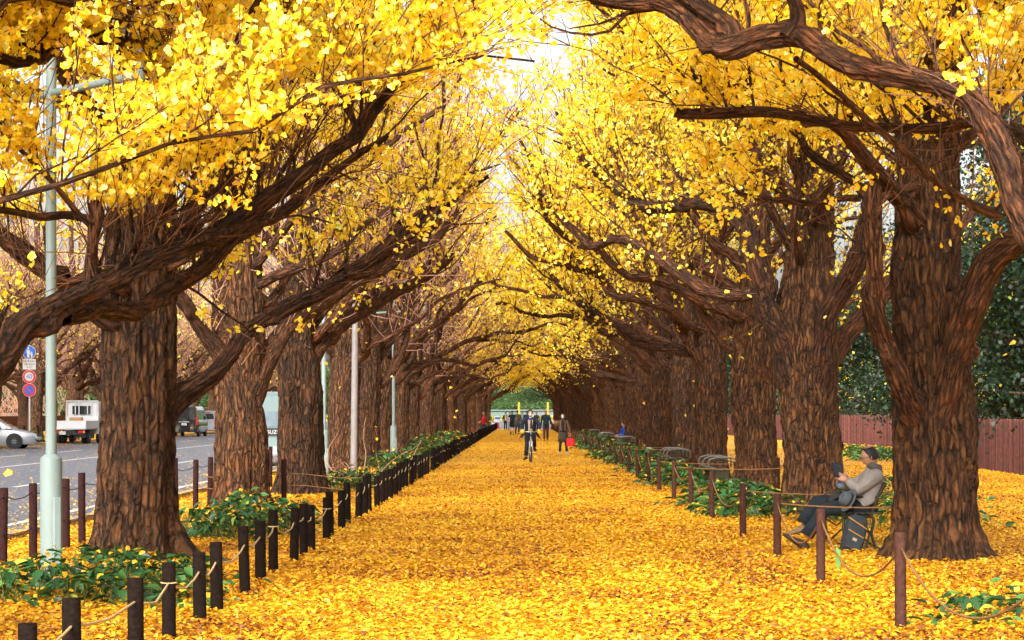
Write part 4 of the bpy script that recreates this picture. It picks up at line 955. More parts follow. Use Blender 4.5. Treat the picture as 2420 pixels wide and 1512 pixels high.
def head_mesh(c, s, M):
    "face toward local -y; s = head height"
    V, F = [], []; S, T = 28, 22
    for j in range(T+1):
        th = PI*j/T; z = -math.cos(th); q = max(math.sin(th), .01)
        for i in range(S):
            a = 2*PI*i/S; x = math.cos(a)*q; y = math.sin(a)*q
            X, Y, Z = x*.335, y*.40, z*.5
            if Z < 0: X *= 1-.34*(-Z/.5)**1.4; Y *= 1-.20*(-Z/.5)**1.5
            f = max(0, -y)
            if f > .5:
                k = (f-.5)/.5; cx = abs(x)
                Y -= .075*k*math.exp(-(cx/.14)**2)*math.exp(-((Z+.06)/.085)**2)       # nose
                Y -= .020*k*math.exp(-(cx/.3)**2)*math.exp(-((Z+.23)/.05)**2)       # lips
                Y -= .028*k*math.exp(-(cx/.25)**2)*math.exp(-((Z+.37)/.07)**2)       # chin
                Y += .035*k*math.exp(-((cx-.38)/.17)**2)*math.exp(-((Z-.045)/.055)**2)  # eye sockets
                Y -= .015*k*math.exp(-((Z-.13)/.05)**2)
            V.append((X*s, Y*s, Z*s))
    for j in range(T):
        for i in range(S):
            a = j*S+i; b = j*S+(i+1) % S; F.append((a, b, b+S, a+S))
    n = len(V)
    for sx in (-1, 1):    # ears
        e = MB().ball((sx*.335*s, .02*s, -.02*s), (.035*s, .07*s, .115*s), 10, 8); V += e.V; F += [tuple(i+n for i in f) for f in e.F]; n = len(V)
    c = Vector(c); return [tuple(M @ Vector(v)+c) for v in V], F

def hand(m, wrist, d, nrm, s, curl=.5, side=1, S=7):
    "palm, five bent fingers; d points to the fingertips, nrm out of the back of the hand"
    d = Vector(d).normalized(); nrm = Vector(nrm); nrm = (nrm-nrm.dot(d)*d).normalized(); w = d.cross(nrm)*side; W0 = Vector(wrist)
    L_ = s
    rings = []
    for t, a, b in ((0, .15, .13), (.12, .19, .13), (.3, .25, .12), (.46, .25, .10), (.5, .22, .07)):
        c = W0+d*t*L_; rings.append([c+w*a*L_*.95*math.cos(q)+nrm*b*L_*.8*math.sin(q) for q in np.linspace(0, 2*PI, 13)[:-1]])
    m.loft(rings)
    for k, (o, ln) in enumerate(((-.19, .36), (-.065, .45), (.065, .49), (.18, .44))):
        b = W0+d*.46*L_+w*o*L_; p = [b]; dd = d.copy(); 
        for q in range(3):
            ang = curl*(.55+.2*k*.3)*(.8+.35*q); dd = (dd*math.cos(ang)-nrm*math.sin(ang)).normalized() if q else (d*math.cos(ang*.6)-nrm*math.sin(ang*.6)).normalized()
            p.append(p[-1]+dd*ln*L_*(.42, .33, .25)[q])
        m.tube(p, [.058*L_, .056*L_, .050*L_, .038*L_], S)
    b = W0+d*.14*L_+w*.20*L_; p = [b, b+(w*.5+d*.55-nrm*.25).normalized()*.20*L_]; p.append(p[-1]+(d*.9-nrm*.45+w*.05).normalized()*.17*L_); p.append(p[-1]+(d*.8-nrm*.6-w*.1).normalized()*.12*L_)
    m.tube(p, [.085*L_, .072*L_, .062*L_, .042*L_], S)

def shoe(m, ankle, toe_dir, s=1.0, up=(0, 0, 1)):
    d = Vector(toe_dir).normalized(); u = Vector(up); u = (u-u.dot(d)*d).normalized(); w = d.cross(u); A = Vector(ankle)
    rings = []
    for t, hw, hh in ((-.09, .026, .05), (-.075, .036, .075), (-.02, .040, .085), (.05, .040, .065), (.10, .046, .048), (.15, .043, .038), (.185, .024, .026)):
        c = A+d*t*s-u*.085*s; rings.append([c+w*hw*s*math.copysign(abs(math.cos(q))**.7, math.cos(q))+u*(hh*s*(1+math.sin(q))*.5 if math.sin(q) > 0 else hh*s*.5+hh*s*.5*math.sin(q)) for q in np.linspace(0, 2*PI, 15)[:-1]])
    m.loft(rings)

def ring_e(c, a, b, S=20, yaw=0.0, sq=.85, M=None):
    out = []
    for q in range(S):
        t = 2*PI*q/S; p = Vector((a*math.copysign(abs(math.cos(t))**sq, math.cos(t)), b*math.copysign(abs(math.sin(t))**sq, math.sin(t)), 0))
        if M: p = M @ p
        out.append(p+Vector(c))
    return out

def person(label, loc, yaw, h=1.7, P=None, top=(.03, .03, .035), legs=(.02, .02, .025), hair=None, hair_m=None, shoe_m=None, coat=0.0, shirt=None, tie=None, mask=False, skirt=None, shorts=False, hat=None, sleeve=True, group=None, fem=False, top2=None, open_coat=False, sl=.9, collar=None):
    """P: joints in metres for a 1.75 m figure facing -y: hip pair, knees, ankles, toes, elbows, wrists, chest, head"""
    k = h/1.75; P0 = dict(pel=(0, 0, .95), chest=(0, 0, 1.30), neck=(0, .01, 1.47), head=(0, -.02, 1.635),
        kl=(-.10, -.02, .50), kr=(.10, -.02, .50), al=(-.11, .02, .09), ar=(.11, .02, .09), tl=(-.02, -1, 0), tr=(.02, -1, 0),
        el=(-.26, .04, 1.14), er=(.26, .04, 1.14), wl=(-.27, -.05, .90), wr=(.27, -.05, .90), sl=(-.185, .01, 1.405), sr=(.185, .01, 1.405), hyaw=0, hpitch=0, curl=.45, hd=None)
    P0.update(P or {}); P = P0; v = {q: Vector(P[q])*k for q in P if isinstance(P[q], tuple) and q not in ('tl', 'tr')}
    root = thing('person', label, 'person', loc, yaw, group)
    pel, ch, nk, hd = v['pel'], v['chest'], v['neck'], v['head']; hl, hr = pel+Vector((-.085, 0, -.05))*k, pel+Vector((.085, 0, -.05))*k
    N = [(*pel, .12*k), (*((pel+ch)/2), .105*k), (*ch, .125*k), (*(ch*.35+nk*.65), .075*k), (*nk, .052*k), (*(nk*.4+hd*.6), .05*k)]
    E = [(0, 1), (1, 2), (2, 3), (3, 4), (4, 5)]
    def chain(st, pts, rs):
        q = st
        for p, r in zip(pts, rs): N.append((*p, r*k)); E.append((q, len(N)-1)); q = len(N)-1
    for s_ in 'lr':
        H = hl if s_ == 'l' else hr; chain(0, [H, (H+v['k'+s_])/2, v['k'+s_], (v['k'+s_]*.6+v['a'+s_]*.4), v['a'+s_]], [.082, .075, .052, .050, .035])
        chain(3, [v['s'+s_], (v['s'+s_]+v['e'+s_])/2, v['e'+s_], (v['e'+s_]+v['w'+s_])/2, v['w'+s_]], [.05, .042, .034, .031, .023])
    V, F = skin_mesh(N, E, 2); b = MB(); b.add(V, F)
    HM = Matrix.Rotation(P['hyaw'], 3, 'Z') @ Matrix.Rotation(P['hpitch'], 3, 'X'); hs = .232*k
    hv, hf = head_mesh(hd, hs, HM); b.add(hv, hf)
    for s_, sd in (('l', 1), ('r', -1)):
        d = v['w'+s_]-v['e'+s_]; d = d.normalized()
        if P['hd'] and s_ in P['hd']: d = Vector(P['hd'][s_][0])
        nr = Vector(P['hd'][s_][1]) if P['hd'] and s_ in P['hd'] else Vector((-1 if s_ == 'l' else 1, 0, .1))
        hand(b, v['w'+s_], d, nr, .185*k, P['curl'], sd if not (P['hd'] and s_ in P['hd']) else P['hd'][s_][2], 6)
    b.build('body', M_SKIN, root, True)
    # trousers or shorts
    lm = cmat('cloth_%d_%d_%d' % tuple(int(c*999) for c in legs), legs); t = MB(); zc = pel+Vector((0, 0, .10))*k
    t.loft([ring_e(zc, .145*k, .105*k), ring_e(pel, .160*k, .120*k), ring_e(pel-Vector((0, 0, .08))*k, .165*k, .125*k), ring_e(pel-Vector((0, 0, .13))*k, .13*k, .10*k)])
    for s_ in 'lr':
        H = hl if s_ == 'l' else hr; K = v['k'+s_]; A = v['a'+s_]
        if shorts: t.tube([H, H*.5+K*.5, H*.12+K*.88], [.098*k, .095*k, .092*k], 16)
        else:
            w_ = .88 if fem and skirt else 1
            t.tube([H, H*.5+K*.5, K, K*.5+A*.5, K*.08+A*.92], [.095*k*w_**.5, .088*k*w_, .068*k*w_, .064*k*w_, .058*k*w_], 16)
    t.build('tights' if fem and skirt else ('shorts' if shorts else 'trousers'), lm, root, True)
    sm = MB(); 
    for s_ in 'lr': shoe(sm, v['a'+s_], P['t'+s_], 1.12*k)
    sm.build('shoes', shoe_m or M_SHOE, root, True)
    # top
    tm = cmat('cloth_%d_%d_%d' % tuple(int(c*999) for c in top), top); t = MB(); a_ = .90 if fem else 1.0
    dn = coat; bottom = pel-Vector((0, 0, dn))*k
    def torso(m, gr=1.0, bot=bottom, gap=False):
        prof = [(bot, .185+.05*dn, .135+.05*dn), (pel*.75+ch*.25, .165, .125), ((pel+ch)/2, .165, .122), (ch, .195, .132), (ch*.5+nk*.5, .20, .118), (ch*.22+nk*.78, .14, .09), (nk*.75+hd*.25-Vector((0, 0, .01)), .068, .07)]
        rings = []
        for c, a, bb in prof:
            R_ = ring_e(c, a*k*a_*gr, bb*k*gr, 24)
            if gap:
                Q = []
                for q in range(19):    # leaves the front open
                    tt = -PI/2+.42+(2*PI-.84)*q/18
                    Q.append(Vector((a*k*a_*gr*math.cos(tt), bb*k*gr*math.sin(tt), 0))+c)
                R_ = Q
            rings.append(R_)
        if gap:
            inner = [[p+(Vector((c[0], c[1], p.z))-p)*.05 for p in r] for r, (c, _, _) in zip(rings, prof)]
            m.loft([r+i[::-1] for r, i in zip(rings, inner)])
        else: m.loft(rings)
    torso(t, 1.0, bottom, open_coat)
    if sleeve is not None:
        for s_ in 'lr':
            S_, E_, W_ = v['s'+s_], v['e'+s_], v['w'+s_]
            if sleeve: t.tube([ch*.3+nk*.4+S_*.3-Vector((0, 0, .04*k)), S_, S_*.5+E_*.5, E_, E_*.5+W_*.5, E_*.06+W_*.94], [.075*k, .074*k*a_, .062*k, .053*k, .048*k, .042*k], 14)
            else: t.tube([ch*.3+nk*.4+S_*.3, S_, S_*.45+E_*.55], [.07*k, .07*k, .062*k], 14)
    t.build('coat' if coat > .12 else ('jacket' if sleeve else 't_shirt'), tm, root, True)
    if shirt is not None:
        m = MB(); torso(m, .93, pel, False); m.build('shirt', cmat('cloth_%d_%d_%d' % tuple(int(c*999) for c in shirt), shirt), root, True)
    if tie is not None:
        f = .135*k; m = MB(); m.loft([[Vector((x*k, -f-.012*k+c[1], z*k)) for x in (-w_, w_)]+[Vector((x*k, -f-.004*k+c[1], z*k)) for x in (w_, -w_)] for c, w_, z in (((0, .03), .018, P['neck'][2]-.02), ((0, .0), .03, P['chest'][2]), ((0, 0.01), .042, P['pel'][2]+.10))])
        m.build('tie', cmat('tie_dark', tie), root)
    if collar is not None:
        MB().loft([ring_e(nk+Vector((0, 0, z*k)), r*k, r*.9*k, 18) for z, r in ((-.07, .10), (-.02, .085), (.03, .070))]).build('collar', cmat('cloth_collar_%d' % int(collar[2]*999), collar), root, True)
    if skirt is not None:
        m = MB(); m.loft([ring_e(pel+Vector((0, 0, .12*k)), .14*k, .11*k), ring_e(pel, .17*k, .13*k), ring_e(pel-Vector((0, 0, .22*k)), .19*k, .15*k), ring_e(pel-Vector((0, 0, sl*.5*k)), .20*k, .16*k)]); m.build('skirt', cmat('skirt_cloth', skirt), root, True)
    # hair, eyes, mouth, mask
    if hair_m is not None:
        m = MB(); S, T = 24, 12; rings = []
        for j in range(T+1):
            th = (.02+.55*j/T)*PI; ring = []
            for i in range(S):
                a = 2*PI*i/S; x, y = math.cos(a), math.sin(a); front = max(0, -y)
                th2 = th*(1-.50*front**1.1)
                ring.append(HM @ Vector((x*math.sin(th2)*.365*hs, y*math.sin(th2)*.43*hs+.012*hs, math.cos(th2)*.54*hs))+hd)
            rings.append(ring)
        m.loft(rings, cap=False)
        if hair == 'long':
            for a in np.linspace(-.2, PI+.2, 11):
                p0 = HM @ Vector((math.cos(a)*.33*hs, math.sin(a)*.37*hs+.02*hs, .1*hs))+hd; m.tube([p0, p0+Vector((math.cos(a)*.03, math.sin(a)*.02, -.13))*k, p0+Vector((math.cos(a)*.05, math.sin(a)*.01+.01, -.27))*k], [.032*k, .036*k, .018*k], 8)
        m.build('hair', hair_m, root, True)
    if hat is not None:
        m = MB(); m.loft([ring_e(HM @ Vector((0, .01*hs, z*hs))+hd, r*.36*hs, r*.42*hs, 20) for z, r in ((.16, 1.06), (.24, 1.10), (.36, .98), (.47, .7), (.53, .3), (.545, .03))])
        if hat[1] == 'cap': m.loft([ring_e(HM @ Vector((0, -.34*hs, .2*hs))+hd, .30*hs, .26*hs, 16), ring_e(HM @ Vector((0, -.36*hs, .235*hs))+hd, .28*hs, .24*hs, 16)])
        m.build('hat', cmat('hat_%d' % int(hat[0][0]*999), hat[0]), root, True)
    m = MB()
    for sx in (-1, 1): m.ball(HM @ Vector((sx*.135*hs, -.352*hs, .045*hs))+hd, (.045*hs, .02*hs, .022*hs), 8, 6, HM)
    m.build('eyes', M_EYE, root, True)
    if mask:
        m = MB(); rings = []
        for z, w_, y in ((.04, .10, -.445), (-.04, .22, -.47), (-.16, .27, -.455), (-.30, .23, -.42), (-.42, .12, -.34)):
            ring = [HM @ Vector((w_*hs*x, (y+.20*abs(x)**2*1.2)*hs, z*hs))+hd for x in (-1, -.6, -.2, .2, .6, 1)]
            rings.append(ring+[p+HM @ Vector((0, .02*hs, 0)) for p in ring[::-1]])
        m.loft(rings); m.build('face_mask', M_MASK, root, True)
    else: MB().ball(HM @ Vector((0, -.375*hs, -.235*hs))+hd, (.075*hs, .02*hs, .016*hs), 8, 6, HM).build('mouth', M_LIP, root, True)
    return root, v, k
WALK = dict(kl=(-.09, -.16, .52), al=(-.09, -.14, .10), kr=(.09, .0, .50), ar=(.09, .26, .15), tl=(0, -1, .1), tr=(0, -1, -.5), el=(-.25, .14, 1.14), wl=(-.26, .10, .90), er=(.25, -.04, 1.14), wr=(.25, -.20, .93))
# walkers toward the camera (yaw 0 faces the camera) and away (yaw pi)
cl = 'people in the distance on the path'
ac = .0
wp, wv, wk = person('woman with white face mask and brown coat holding up a phone, carrying a red bag', (1.55, 79.4, 0), .12, 1.56,
    dict(kl=(-.09, -.01, .50), al=(-.12, .0, .09), kr=(.13, -.05, .50), ar=(.19, -.02, .09), tl=(-.1, -1, 0), tr=(.55, -1, 0), el=(-.30, -.05, 1.12), wl=(-.32, -.24, 1.30), er=(.29, .03, 1.13), wr=(.31, -.04, .88), hyaw=-.2, hpitch=-.12,
         hd={'l': ((-.1, -.3, .9), (-.3, .9, .2), 1)}),
    top=(.14, .075, .045), legs=(.014, .013, .016), hair='long', hair_m=M_HAIRB, shoe_m=simple('grey_shoe', (.25, .30, .38), .6), coat=.26, shirt=(.012, .012, .014), mask=True, skirt=(.05, .040, .028), fem=True, open_coat=True, sl=.86)
ph = thing('phone', 'gold phone held up in the right hand of the masked woman', 'phone', (1.55-.355, 79.4-.285, 1.24), .3); MB().box((0, 0, 0), (.075, .009, .15), ch=.004).build('phone_body', simple('gold_metal', (.75, .55, .22), .35, .6), ph); MB().box((0, .006, .0), (.066, .002, .135)).build('screen', simple('screen_black', (.02, .02, .025), .2), ph)
bag = thing('tote_bag', 'bright red tote bag hanging from the hand of the masked woman', 'bag', (1.55+.30, 79.4-.03, 0)); m_red2 = simple('red_cloth', (.62, .012, .02), .7)
MB().loft([ring_e((0, 0, z), a, .07, 16, sq=.6) for z, a in ((.30, .15), (.31, .17), (.50, .185), (.60, .15))]).build('bag_body', m_red2, bag, True, ang=50); MB().tube([(-.09, .02, .58), (-.07, .02, .70), (0, .02, .77), (.07, .02, .70), (.09, .02, .58)], .010, 6).build('handle', m_red2, bag, True)
person('grey-haired man in a navy coat walking with hands at his sides', (1.33, 116, 0), 0, 1.74, {**WALK, 'ar': (.09, .16, .11), 'tr': (0, -1, -.3), 'wr': (.28, -.12, .93)}, top=(.018, .045, .065), legs=(.075, .035, .035), hair='short', hair_m=M_HAIRG, coat=.14)
person('jogger in dark T-shirt and shorts running away from the camera', (-.71, 147, 0), PI, 1.72, dict(kl=(-.09, -.04, .5), al=(-.08, .02, .09), kr=(.09, -.2, .55), ar=(.09, .12, .22), tr=(0, -.8, -.6), el=(-.33, .10, 1.18), wl=(-.27, -.14, 1.12), er=(.33, .12, 1.18), wr=(.27, -.12, 1.12)), top=(.01, .035, .045), legs=(.01, .02, .05), hair='short', hair_m=M_HAIRB, shorts=True, sleeve=False)
person('man in long grey coat and dark cap walking away beside the jogger', (-.36, 154, 0), PI-.15, 1.74, WALK, top=(.10, .10, .095), legs=(.02, .02, .02), coat=.42, hat=((.012, .015, .03), 'cap'), hair='short', hair_m=M_HAIRB)
person('man in black suit and pale shirt far down the path on the left', (-1.49, 186, 0), 0, 1.62, WALK, top=(.02, .015, .017), legs=(.016, .014, .016), hair='short', hair_m=M_HAIRB, coat=.1, shirt=(.7, .7, .7), open_coat=True)
person('person in dark suit walking beyond the jogger group', (.02, 183, 0), 0, 1.62, WALK, top=(.02, .022, .028), legs=(.02, .02, .024), hair='short', hair_m=M_HAIRB, coat=.1, shirt=(.6, .58, .55), open_coat=True)
b_, _, _ = person('person in blue jacket with backpack walking away behind the cyclist', (.40, 170, 0), PI, 1.7, WALK, top=(.02, .06, .14), legs=(.02, .02, .024), hair='short', hair_m=M_HAIRB, coat=.1)
person('dark-haired person in brown jacket far behind the cyclist', (1.22, 176, 0), .1, 1.62, WALK, top=(.05, .035, .03), legs=(.02, .02, .024), hair='short', hair_m=M_HAIRB, coat=.1)
person('person in bright red jacket and grey knitted hat stepping behind the left posts', (-2.75, 148, 0), R(-75), 1.62, {**WALK, 'wl': (-.25, -.26, 1.0), 'wr': (.25, -.30, 1.02), 'el': (-.27, -.03, 1.14)}, top=(.55, .012, .025), legs=(.03, .03, .03), hat=((.38, .38, .42), 'knit'), coat=.12)
person('person in black clothes with a backpack behind the one in red', (-2.95, 160, 0), R(150), 1.55, WALK, top=(.02, .018, .022), legs=(.02, .02, .024), hair='short', hair_m=M_HAIRB, coat=.12)
person('person in pale top nearly hidden behind the jogger', (-1.05, 176, 0), 0, 1.6, WALK, top=(.6, .5, .5), legs=(.2, .22, .3), hair='short', hair_m=M_HAIRB, coat=.05)

# ---- the cyclist and bicycle
M_TYRE = simple('tyre', (.018, .018, .018), .8); M_CHROME = simple('chrome', (.62, .62, .62), .25, .9, var=.03); M_FRAME = simple('silver_frame', (.55, .55, .52), .35, .5, var=.04); M_PLB = simple('black_plastic', (.02, .02, .022), .5)
def wheel(root, y, r=.335):
    ty = MB(); P = [(0, y+math.cos(a)*(r-.02), r+math.sin(a)*(r-.02)) for a in np.linspace(0, 2*PI, 41)]; ty.tube(P, .019, 8, ref=(1, 0, 0)); t = ty.build('tyre', M_TYRE, root, True)
    P = [(0, y+math.cos(a)*(r-.045), r+math.sin(a)*(r-.045)) for a in np.linspace(0, 2*PI, 41)]; rm = MB().tube(P, .010, 6, ref=(1, 0, 0)).build('rim', M_CHROME, root, True)
    sp = MB()
    for a in np.linspace(0, 2*PI, 25)[:-1]: sp.tube([(.02*(-1)**int(a*24/6.2832+.5), y, r), (0, y+math.cos(a)*(r-.045), r+math.sin(a)*(r-.045))], .0016, 4)
    sp.tube([(-.05, y, r), (.05, y, r)], .018, 8); sp.build('spokes', M_CHROME, root)
bk_ = thing('bicycle', 'silver city bicycle ridden toward the camera down the path', 'bicycle', (.28, 65.3, 0), R(2))
wheel(bk_, -.02); wheel(bk_, 1.03)
m = MB(); hb = Vector((0, .22, .99)); bb = Vector((0, .60, .29)); st = Vector((0, .78, .82))
for a, b, r in (((0, .17, .74), bb, .019), ((0, .16, .80), (0, .72, .60), .016), (bb, st, .016), ((-.06, 1.03, .335), bb, .009), ((.06, 1.03, .335), bb, .009), ((-.06, 1.03, .335), (0, .74, .68), .008), ((.06, 1.03, .335), (0, .74, .68), .008), ((0, .14, .70), hb, .017)): m.tube([a, b], r, 10)
m.build('frame', M_FRAME, bk_, True)
m = MB()
for s_ in (-1, 1): m.tube([(0, .14, .72), (s_*.045, .12, .68), (s_*.055, -.02, .335)], .012, 8)
m.build('fork', M_FRAME, bk_, True)
MB().tube([(-.27, .34, .99), (-.22, .26, .985), (-.10, .20, .98), (0, .22, .98), (.10, .20, .98), (.22, .26, .985), (.27, .34, .99)], .012, 8).build('handlebar', M_CHROME, bk_, True)
for s_ in (-1, 1): MB().tube([(s_*.21, .25, .986), (s_*.28, .35, .99)], .017, 8).build('grip', M_PLB, bk_, True)
MB().loft([ring_e((0, y, .86+dz), w_, .02+0*w_, 10) for y, w_, dz in ((.66, .02, 0), (.74, .04, .01), (.88, .10, .02), (.94, .09, .02))] if False else [[(w_*math.cos(t), y, .86+.03*math.sin(t)) for t in np.linspace(0, 2*PI, 13)[:-1]] for y, w_ in ((.64, .015), (.72, .035), (.86, .10), (.93, .085))]).build('saddle', M_PLB, bk_, True)
MB().tube([(0, .78, .6), (0, .80, .85)], .014, 8).build('seat_post', M_CHROME, bk_, True)
m = MB(); m.tube([(.07, .60, .29), (.09, .66, .43)], .010, 6); m.tube([(-.07, .60, .29), (-.09, .54, .15)], .010, 6); m.tube([(-.07, .6, .29), (.07, .6, .29)], .02, 8); m.lathe([(.09, -.004), (.09, .004)], c=(.06, .60, .29), S=20, M=Matrix.Rotation(PI/2, 3, 'Y')); m.build('crank', M_CHROME, bk_, True)
for s_, y, z in ((1, .66, .43), (-1, .54, .15)): MB().box((s_*.14, y, z), (.09, .06, .02)).build('pedal', M_PLB, bk_)
MB().lathe([(.03, -.03), (.036, .02), (.03, .03)], c=(0, .09, .88), S=14, M=Matrix.Rotation(PI/2, 3, 'X')).build('headlight', M_PLB, bk_, True)
m = MB(); 
for y in (-.02, 1.03):
    rr = [[(x, y+math.cos(a)*(.365), .335+math.sin(a)*.365) for x in (-.022, .022)]+[(x, y+math.cos(a)*(.362), .335+math.sin(a)*.362) for x in (.022, -.022)] for a in np.linspace(.25, 2.6, 14)]; m.loft(rr)
m.build('mudguard', M_FRAME, bk_)
cyc, cv, ck = person('cyclist in dark suit, tie and white face mask riding toward the camera', (.28, 65.3, 0), R(2), 1.75,
    dict(pel=(0, .80, .98), chest=(0, .66, 1.28), neck=(0, .58, 1.43), head=(0, .53, 1.575), kl=(-.11, .42, .60), al=(-.15, .50, .20), kr=(.11, .34, .76), ar=(.14, .62, .50), tl=(-.35, -1, -.1), tr=(.1, -1, -.25),
         sl=(-.185, .62, 1.38), sr=(.185, .62, 1.38), el=(-.31, .50, 1.17), er=(.31, .50, 1.17), wl=(-.255, .36, 1.03), wr=(.255, .36, 1.03), curl=.9, hpitch=.1,
         hd={'l': ((0, -.95, -.3), (-.1, -.2, 1), 1), 'r': ((0, -.95, -.3), (.1, -.2, 1), -1)}),
    top=(.012, .018, .034), legs=(.010, .012, .018), hair='short', hair_m=M_HAIRB, coat=.10, shirt=(.56, .47, .33), tie=(.03, .02, .035), mask=True, open_coat=True, collar=(.02, .09, .42))
for s_ in (-1, 1):
    m = MB(); m.loft([[(s_*.16, .72, 1.0), (s_*.24, .82, .98), (s_*.24, .84, .975), (s_*.16, .74, .995)], [(s_*.18, .70, .88), (s_*.33, .86, .80), (s_*.33, .88, .80), (s_*.18, .72, .88)], [(s_*.24, .72, .80), (s_*.37, .86, .74), (s_*.37, .87, .74), (s_*.24, .73, .80)]])
    m.build('coat_flap', MATS['cloth_11_17_34'] if 'cloth_11_17_34' in MATS else M_PLB, cyc)
m = MB(); m_gl = simple('yellow_glove', (.75, .48, .02), .8)
for s_ in (-1, 1):
    hand(m, Vector((s_*.255, .365, 1.03)), (0, -.95, -.3), (s_*.1, -.2, 1), .215, .95, -s_, 7)
m.build('gloves', m_gl, cyc, True)
m = MB()
for s_ in (-1, 1): m.tube([(s_*.262, .385, 1.05), (s_*.257, .355, 1.03)], .036, 12)
m.build('shirt_cuffs', M_MASK, cyc, True)

# ---------------------------------------------------------------- benches
M_IRON = simple('dark_green_iron', (.035, .036, .014), .5, var=.3, bump=.3); M_SLAT = simple('dark_slat', (.045, .038, .022), .6, var=.3, scale=12)
def park_bench(loc, label):
    "faces -x; runs along y"
    t = thing('park_bench', label, 'bench', loc)
    for y in (-.72, .72):
        m = MB()
        m.tube([(.26, y, -.02), (.14, y, .06), (.10, y, .20), (.13, y, .36), (.10, y, .42), (.16, y, .60), (.25, y, .76), (.27, y, .79)], [.020, .018, .018, .018, .022, .022, .020, .022], 8)
        m.tube([(-.24, y, -.02), (-.20, y, .10), (-.22, y, .25), (-.22, y, .42)], .018, 8); m.tube([(-.24, y, .41), (.12, y, .40)], .018, 8)
        m.tube([(-.14, y, .06), (-.02, y, .17), (.10, y, .08)], .012, 6); m.tube([(-.21, y, .30), (-.08, y, .22), (.02, y, .30), (-.04, y, .38)], .011, 6); m.tube([(.10, y, .22), (.02, y, .24), (.0, y, .32)], .011, 6)
        m.tube([(-.24, y, .42), (-.26, y, .56), (-.20, y, .62), (-.05, y, .625), (.18, y, .62)], .014, 8)
        m.tube([(-.2, y, .50), (-.1, y, .56), (0, y, .48), (-.02, y, .43)], .009, 6)
        m.build('side_frame', M_IRON, t, True)
    m = MB()
    for i in range(6): m.box((-.22+i*.072, 0, .44), (.055, 1.5, .022), ch=.006)
    m.build('seat', M_SLAT, t)
    m = MB()
    for i, z in enumerate((.53, .61, .69, .765)): m.box((.135+i*.036, 0, z), (.02, 1.5, .055), (0, .35, 0), ch=.004)
    m.build('backrest', M_SLAT, t); return t
park_bench((3.92, 24.55, 0), 'dark iron bench with slatted seat on which the reading man sits')
M_TUBE = simple('white_tube', (.17, .165, .15), .4, .4, var=.05)
def rest_bench(loc, label, n=3):
    "long slatted bench; bowed steel arm rests, faces -x"
    t = thing('armrest_bench', label, 'bench', loc, 0, 'benches with bright bowed armrests')
    m = MB()
    for i in range(5): m.box((-.2+i*.09, 0, .41), (.07, 2.4, .03), ch=.006)
    m.build('seat', M_SLAT, t)
    for q in range(n):
        y = -1.15+q*2.3/(n-1)
        MB().tube([(-.02, y, .42), (-.22, y, .45), (-.30, y, .54), (-.25, y, .63), (-.12, y, .67), (.20, y, .665), (.30, y, .62), (.30, y, .45)], .018, 8).build('armrest', M_TUBE, t, True)
        MB().tube([(.0, y, .43), (-.1, y, .46), (-.13, y, .53), (-.08, y, .58), (.15, y, .60), (.26, y, .57)], .011, 6).build('inner_tube', M_IRON, t, True)
        MB().box((0, y, .2), (.30, .05, .40), ch=.01).build('leg', M_IRON, t)
    return t
for i, (x, y, lab) in enumerate(((4.1, 43.6, 'slatted bench with bright bowed armrests in front of a trunk, nearest of its kind'), (3.95, 53.5, 'bench with bright bowed armrests, second of its kind beyond the first trunk gap'),
                                 (4.0, 80, 'bench with bowed armrests past the sitter in blue'), (3.9, 96, 'bench with bowed armrests, fourth along the right bed'), (3.9, 112, 'farthest bench with bowed armrests above the green bed'))): rest_bench((x, y, 0), lab)

